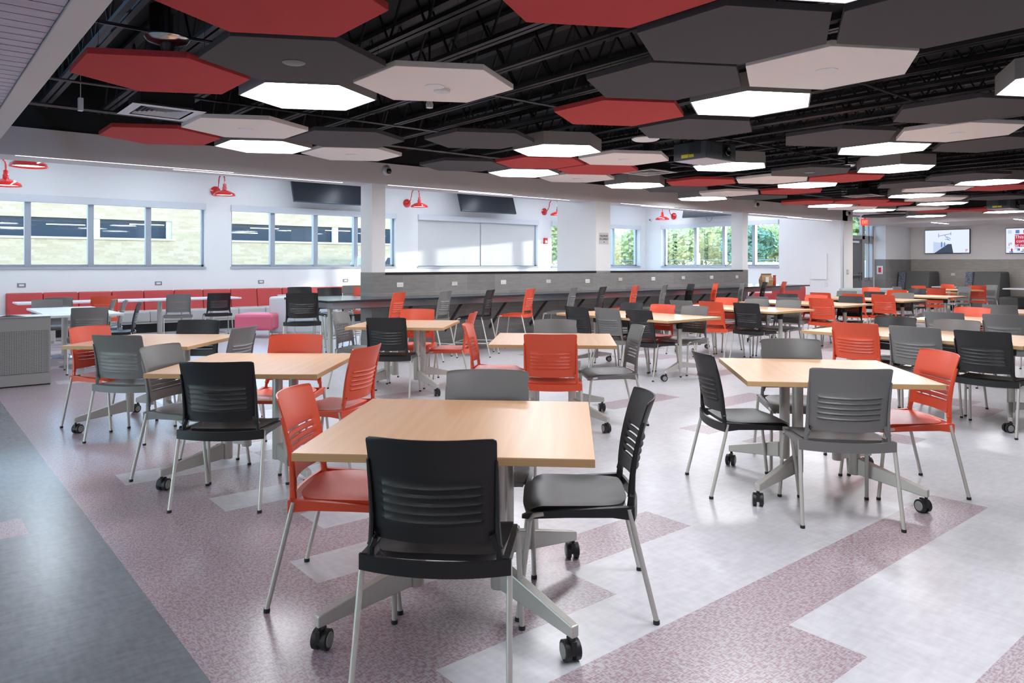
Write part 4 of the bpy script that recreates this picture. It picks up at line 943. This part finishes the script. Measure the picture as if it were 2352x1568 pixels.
# strip lights in the soffit
for i, (a, b, v) in enumerate(((1.02, 3.46, 10.02), (2.75, 5.15, 10.20), (5.85, 8.35, 10.05), (7.3, 9.9, 10.2), (11.2, 12.9, 10.05), (12.0, 14.9, 10.2), (15.8, 18.2, 10.05), (17.8, 20.1, 10.2))):
    t = thing('slot_light', f'thin linear light in the soffit, {["first","second","third","fourth","fifth","sixth","seventh","eighth"][i]} from the left', 'ceiling light', ((a + b) / 2, v, SOF), 0, 'linear slots in the soffit')
    MB().box((a - b) / 2, (b - a) / 2, -.014, .014, -.002, .0).obj('diffuser', STRIP, t)
for i, (u, v) in enumerate(((23.78, 8.75), (23.78, 6.68), (23.78, 4.6), (23.78, 2.5), (23.78, .4))):  # all but the first two are unseen, added to brighten the far right
    t = thing('slot_light', f'bright linear light in the right soffit, {("left one", "right one", "added fill, out of view")[min(i, 2)]}', 'ceiling light', (u, v, SOF), 0, 'linear lights of the right soffit')
    MB().box(-.6, .6, -.02, .02, -.003, 0).obj('diffuser', BRIGHTSTRIP, t)
# vents
def vent(label, u, v, dark):
    t = thing('air_vent', label, 'air vent', (u, v, 2.78), 0, 'square air diffusers'); h = .305
    m = MB(); W_ = mat('vent_white', (.62, .64, .70), .4)
    for (a, b, z) in ((.305, .222, 0), (.205, .188, .004), (.172, .156, .004), (.140, .124, .004), (.108, .092, .004), (.076, .060, .004), (.044, .028, .004)):
        for k in range(4):
            M = Matrix.Rotation(k * pi / 2, 4, 'Z'); vs = [M @ Vector(p) for p in ((-a, -a, z), (a, -a, z), (b, -b, z + (.0 if a > .3 else .022)), (-b, -b, z + (.0 if a > .3 else .022)))]; m.add(vs, [(0, 1, 2, 3)])
    m.obj('louvre_rings', W_ if not dark else mat('vent_grey', (.4, .4, .4), .5), t)
    MB().box(-.224, .224, -.224, .224, .034, .14).tube([(0, 0, .14), (0, 0, .97)], .1, 14).obj('duct_box', BLACKP, t)
vent('white square air diffuser at upper left between two red panels', 1.84, 7.20, False)
vent('square air diffuser right of the two touching red panels', 8.65, 7.2, True)
vent('square air diffuser far along, above the far red row', 14.9, 6.9, True)
# projectors
def projector(label, u, v):
    t = thing('projector', label, 'projector', (u, v, 2.66), 0, 'ceiling projectors'); PB = mat('projector_grey', (.06, .068, .08), .4)
    MB().box(-.30, .30, -.24, .24, 0, .21).obj('body', PB, t, bevel=.012)
    MB().box(-.29, .29, -.23, .23, -.004, .002).obj('underside', mat('projector_under', (.5, .47, .52), .4), t, bevel=.003)
    # lens side faces -y, label side faces -x
    l = MB().lathe([(.055, 0), (.055, .02), (.045, .03), (.03, .012), (0, .008)], 24, cap=False).move(Matrix.Translation((.10, -.242, .105)) @ Matrix.Rotation(pi / 2, 4, 'X')); l.obj('lens', SCREEN, t, smooth=True)
    MB().box(.02, .18, -.243, -.239, .02, .19).obj('lens_bezel', RUB, t, bevel=.004)
    for (a, b) in ((-.20, -.02), (.195, .28)):
        g = MB()
        for k in range(11): g.box(a, b, -.2445, -.239, .03 + .0145 * k, .036 + .0145 * k)
        g.obj('vent_grille', mat('grille_grey', (.09, .095, .10), .5), t)
    g = MB()
    for k in range(9): g.box(-.304, -.299, -.16, .0, .06 + .015 * k, .067 + .015 * k)
    g.obj('vent_grille', RUB, t)
    MB().box(-.303, -.299, .02, .12, .025, .065).box(-.303, -.299, -.06, .012, .025, .065).obj('yellow_label', mat('yellow_label', (.75, .68, .02), .5), t)
    MB().box(-.303, -.299, .02, .17, .085, .18).obj('spec_plate', mat('spec_plate', (.06, .07, .08), .4), t)
    MB().tube([(0, 0, .21), (0, 0, 1.09)], .02, 10).box(-.12, .12, -.12, .12, .21, .225).obj('ceiling_mount', BLACKP, t)
projector('near ceiling projector with yellow labels, lens turned right', 7.58, 5.44)
projector('far ceiling projector with yellow labels at the right edge', 19.2, 5.75)
t = thing('access_point', 'round white disc fixture left of the near projector', 'ceiling disc', (6.45, 5.42, 2.80)); MB().lathe([(.0, -.01), (.13, -.005), (.155, .01), (.155, .02)], 28, cap=False).obj('disc', PLATE, t, smooth=True); MB().tube([(0, 0, .02), (0, 0, .95)], .01, 6).obj('stem', BLACKP, t)
def dome(label, u, v, z):
    t = thing('dome_camera', label, 'camera', (u, v, z), 0, 'hanging dome cameras'); MB().lathe([(.0, 0), (.05, .004), (.12, .02), (.14, .045), (.13, .055), (0, .06)], 28, cap=False).obj('dish', CHROME, t, smooth=True)
    MB().lathe([(0, -.055), (.03, -.045), (.045, -.01), (.045, .01)], 20, cap=False).obj('eye', mat('dome_glass', (.05, .05, .06), .05), t, smooth=True); MB().tube([(0, 0, .06), (0, 0, .9)], .02, 8).obj('stem', BLACKP, t)
dome('chrome dome camera hanging above the red panel at upper left', 1.36, 5.18, 2.84); dome('dome camera hanging over the charcoal panel with round cover', 10.9, 5.3, 2.84); dome('dome camera at far right above the last projector', 17.0, 4.9, 2.84)
t = thing('speaker_horn', 'small grey sensor hanging below the white panel with detector', 'sensor', (3.62, 5.50, 2.79)); MB().lathe([(.0, 0), (.03, .0), (.034, .03), (.02, .07), (0, .07)], 16, cap=False).obj('sensor_body', PLATE, t, smooth=True); MB().tube([(0, 0, .06), (0, 0, .95)], .01, 6).obj('stem', BLACKP, t)
t = thing('hanging_sensor', 'narrow pale bracket hanging in the dark ceiling at far left', 'bracket', (1.33, 8.0, 2.86)); MB().box(-.02, .02, -.03, .03, .0, .12).tube([(0, 0, .12), (0, 0, .34)], .004, 6).obj('bracket_body', PLATE, t)
t = thing('smoke_detector', 'white round detector under the white upper left panel', 'detector', (3.22, 4.72, 2.749)); MB().lathe([(.0, -.035), (.035, -.034), (.06, -.02), (.065, 0)], 24, cap=False).obj('detector_body', PLATE, t, smooth=True)

# ---------------- paper bag and bottle on the right counter end ----------------
t = thing('paper_bag', 'brown paper bag with a white tag standing on the right counter end', 'bag', (15.98, 9.72, .914), R(-30)); m = MB(); vs = []
for (z, a, b) in ((0, .13, .085), (.12, .145, .09), (.2, .13, .055), (.25, .12, .012), (.275, .125, .01)):
    vs += [(-a, -b, z), (a, -b, z), (a, b, z), (-a, b, z)]
fs = [(0, 3, 2, 1), (16, 17, 18, 19)]
for k in range(4):
    for j in range(4): fs.append((4 * k + j, 4 * k + (j + 1) % 4, 4 * k + 4 + (j + 1) % 4, 4 * k + 4 + j))
m.add(vs, fs).obj('bag_body', mat('kraft_paper', (.36, .22, .11), .8, noise=.2, nscale=30), t); MB().box(-.13, .13, -.02, .012, .25, .28).obj('rolled_top', mat('kraft_dark', (.22, .13, .06), .8), t, bevel=.006)
MB().box(-.06, .02, -.093, -.089, .07, .2).obj('paper_tag', PLATE, t)
t = thing('water_bottle', 'red water bottle on the right counter end beside the bag', 'bottle', (16.35, 9.72, .914)); MB().lathe([(.035, 0), (.038, .01), (.038, .17), (.032, .19), (.03, .20)], 20).obj('bottle_body', mat('bottle_red', (.55, .08, .05), .25), t, smooth=True); MB().lathe([(.032, .20), (.034, .205), (.034, .235), (.02, .24)], 16).box(-.01, .06, -.01, .01, .225, .24).obj('bottle_cap', mat('bottle_cap_red', (.35, .03, .03), .35), t)

# ---------------- outside ----------------
gr = MB().box(-60, 150, -40, WB + .3, -.35, -.02, 0) if False else MB()
gr.add([(-60, 17.5, -.05), (140, 17.5, -.05), (140, 90, -.05), (-60, 90, -.05)], [(0, 1, 2, 3)], 0).add([(-60, -60, -.05), (-6.3, -60, -.05), (-6.3, 17.5, -.05), (-60, 17.5, -.05)], [(0, 1, 2, 3)], 0).add([(27, -60, -.05), (140, -60, -.05), (140, 17.5, -.05), (27, 17.5, -.05)], [(0, 1, 2, 3)], 0).add([(20.7, 11.1, -.05), (27, 11.1, -.05), (27, 17.5, -.05), (20.7, 17.5, -.05)], [(0, 1, 2, 3)], 0)
struct('ground', gr, mat('outside_ground', (.34, .34, .31), .9, noise=.2, nscale=.4))
BR = tile_mat('yellow_brick', 'X', c1=(.42, .32, .20), c2=(.50, .40, .27), grout=(.42, .36, .27), wx=.6, hz=.16)
bd = thing('brick_building', 'pale yellow brick building seen through the left bay windows', 'building')
bw = MB()
for a, b, za, zb in ((-12, 37, 0, 3.05), (-12, 37, 4.16, 8.5), (-12, -8, 3.05, 4.16), (13.4, 16.2, 3.05, 4.16), (35, 37, 3.05, 4.16)): bw.box(a, b, 50, 50.6, za, zb)
bw.box(-12, 37, 50.6, 60, 8.3, 8.5).box(36.7, 37, 50.6, 60, 0, 8.3).box(-12, 37, 59.7, 60, 0, 8.3).obj('brick_wall', BR, bd)
MB().box(-8, 13.6, 49.86, 50.3, 2.93, 3.05).box(16.0, 35, 49.86, 50.3, 2.93, 3.05).obj('window_ledge', mat('stone_ledge', (.6, .62, .62), .6), bd)
for a, b in ((-8, 13.4), (16.2, 35)):
    x = a
    while x < b - 1:
        e = min(x + 8.6, b); wd = MB().box(x + .15, e - .3, 50.25, 50.3, 3.05, 4.16).obj('ribbon_window', mat('dark_glass', (.02, .035, .06), .2, spec=.25), bd)
        MB().box(e - .3, e + .15, 50.1, 50.35, 3.05, 4.16).obj('window_mullion', WHITE, bd); x = e
for i, (x, z) in enumerate([(-6, 3.9), (-3, 3.6), (1, 3.95), (3.5, 3.5), (6.6, 3.75), (11, 3.9), (17, 3.55), (18.5, 3.9), (24, 3.9), (27, 3.6), (31, 3.8)]):
    MB().box(x, x + 2.0, 50.235, 50.249, z, z + .05).obj('lit_fixture', mat('fixture_glow', (1, 1, 1), .4, emit=(.9, .95, 1), es=1.4), bd)
# parked sport utility car
cr = thing('parked_car', 'grey car parked outside, its roof showing over the window sill', 'car', (16.6, 29.0, 0), R(8)); cb = MB()
prof = [(-2.2, .3), (-2.25, .9), (-1.5, 1.05), (-.9, 1.72), (-.4, 1.86), (1.4, 1.84), (2.05, 1.15), (2.2, .95), (2.2, .3)]
for s in (-1,): cb.add([(x, -.9, z) for x, z in prof] + [(x, .9, z) for x, z in prof], [tuple(range(len(prof))), tuple(range(len(prof), 2 * len(prof)))[::-1]] + [(i, i + len(prof), (i + 1) % len(prof) + len(prof), (i + 1) % len(prof)) for i in range(len(prof))])
cb.obj('car_body', mat('car_silver', (.5, .52, .55), .25, .5), cr, bevel=.06)
MB().add([(-.78, -.91, 1.2), (.35, -.91, 1.2), (.35, -.91, 1.72), (-.42, -.91, 1.72)], [(0, 1, 2, 3)]).add([(.5, -.91, 1.2), (1.75, -.91, 1.2), (1.3, -.91, 1.7), (.5, -.91, 1.72)], [(0, 1, 2, 3)]).obj('side_window', mat('dark_glass', (.02, .035, .06), .2, spec=.25), cr)
for x in (-1.35, 1.4):
    for y in (-.82, .82): MB().lathe([(.0, -.1), (.34, -.1), (.36, 0), (.34, .1), (0, .1)], 20, cap=False).move(Matrix.Translation((x, y, .33)) @ Matrix.Rotation(pi / 2, 4, 'X')).obj('wheel', RUB, cr, smooth=True)
# trees beyond the right windows
GREEN = [mat('foliage_green', (.50, .58, .24), .6, noise=.35, nscale=.8), mat('foliage_yellow', (.62, .62, .26), .6, noise=.3, nscale=.8), mat('foliage_dark', (.28, .44, .26), .6, noise=.3, nscale=.8)]
BARK = mat('bark', (.12, .09, .07), .9)
def tree(label, x, y, h, r, gi, seed):
    q = random.Random(seed); t = thing('leafy_tree', label, 'tree', (x, y, 0), 0, 'trees outside the garden windows')
    MB().tube([(0, 0, -.1), (.1, 0, h * .3), (0, .1, h * .7)], .22, 8, .08).obj('trunk', BARK, t, smooth=True)
    m = MB(); blobs = [(q.uniform(-.6, .6) * r, q.uniform(-.6, .6) * r, q.uniform(.35, .85) * h, q.uniform(.35, .6) * r) for _ in range(9)]
    for _ in range(4200):
        bx_, by_, bz_, br_ = q.choice(blobs); d_ = Vector((q.gauss(0, 1), q.gauss(0, 1), q.gauss(0, .8))).normalized() * br_ * q.uniform(.75, 1.05)
        c = Vector((bx_, by_, bz_)) + d_; s = q.uniform(.14, .30); a = Vector((q.gauss(0, 1), q.gauss(0, 1), q.gauss(0, 1))).normalized(); b = a.orthogonal().normalized()
        m.add([c - a * s, c - b * s * .6, c + a * s, c + b * s * .6], [(0, 1, 2, 3)])
    m.obj('crown', GREEN[gi], t)
TR = [(60.5, 35.2, 5.4, 2.9, 1, 'light tree at the right end of the garden windows'), (68.1, 41.9, 5.0, 2.8, 0, 'rounded tree in the rightmost garden pane'), (52.0, 33.8, 4.4, 2.2, 2, 'dark bushy tree in the rightmost garden pane'), (62.7, 42.9, 5.8, 3.0, 1, 'yellow green tree hidden by the third pier'), (66.4, 48.1, 6.2, 3.2, 0, 'tall tree in the second garden pane'), (57.3, 43.6, 5.2, 2.8, 1, 'pale tree in the second garden pane'), (62.4, 50.0, 5.4, 3.0, 0, 'green tree in the first garden pane'), (56.2, 48.2, 5.2, 3.0, 1, 'green tree at the left corner of the garden windows'), (60.6, 55.3, 5.0, 3.2, 0, 'pale tree in the corner window'), (49.8, 52.0, 6.2, 3.2, 1, 'tree in the narrow window beside the white stub wall'), (56.2, 62.4, 6.0, 3.0, 0, 'tree left of the narrow window, mostly hidden'), (44, 21.5, 6.6, 2.8, 0, 'big tree glimpsed through the door transom'), (52, 22.8, 6.8, 2.8, 1, 'yellow tree glimpsed beside the door')]
for i, (x, y, h, r, gi, lab) in enumerate(TR): tree(lab, x, y, h, r, gi, 50 + i)
# chain link fence
fe = thing('wire_fence', 'long grey wire fence in front of the garden trees', 'fence'); n_p = 0
FM = mat('fence_wire', (.40, .44, .46), .5, .5)
mm = MB(); mm.tube([(44, 8, 1.75), (44, 49, 1.75)], .025, 6).tube([(44, 8, .15), (44, 49, .15)], .02, 6)
for k in range(142):
    y = 8 + k * .289; mm.tube([(44, y, .1), (44, y, 1.75)], .006, 4)
mm.obj('wire_mesh', FM, fe)
for k in range(14): MB().tube([(44, 8 + 3 * k, -.05), (44, 8 + 3 * k, 1.85)], .035, 8).obj('fence_post', FM, fe)
# low white hoop tunnel
hp = thing('hoop_tunnel', 'low white hooped tunnel behind the rightmost garden pane', 'tunnel', (38, 19.6, 0)); sk = MB(); P = []
for i in range(9):
    a = pi * i / 8; P.append([Vector((1.6 * cos(a), y, 1.55 * sin(a))) for y in (-5, 5)])
sk.shell(P, lambda i, j: True, lambda i, j: Vector((0, 0, .01))); sk.obj('tunnel_cover', mat('tunnel_white', (.8, .8, .78), .6), hp, smooth=True)
for k in range(8): MB().tube([(1.62 * cos(pi * i / 12), -4.9 + 1.4 * k, 1.58 * sin(pi * i / 12)) for i in range(13)], .02, 5).obj('hoop', STEEL, hp, smooth=True)
for o in bpy.data.objects:
    if o.type == 'MESH' and not o.parent and 'label' not in o and 'kind' not in o: o['kind'] = 'structure'
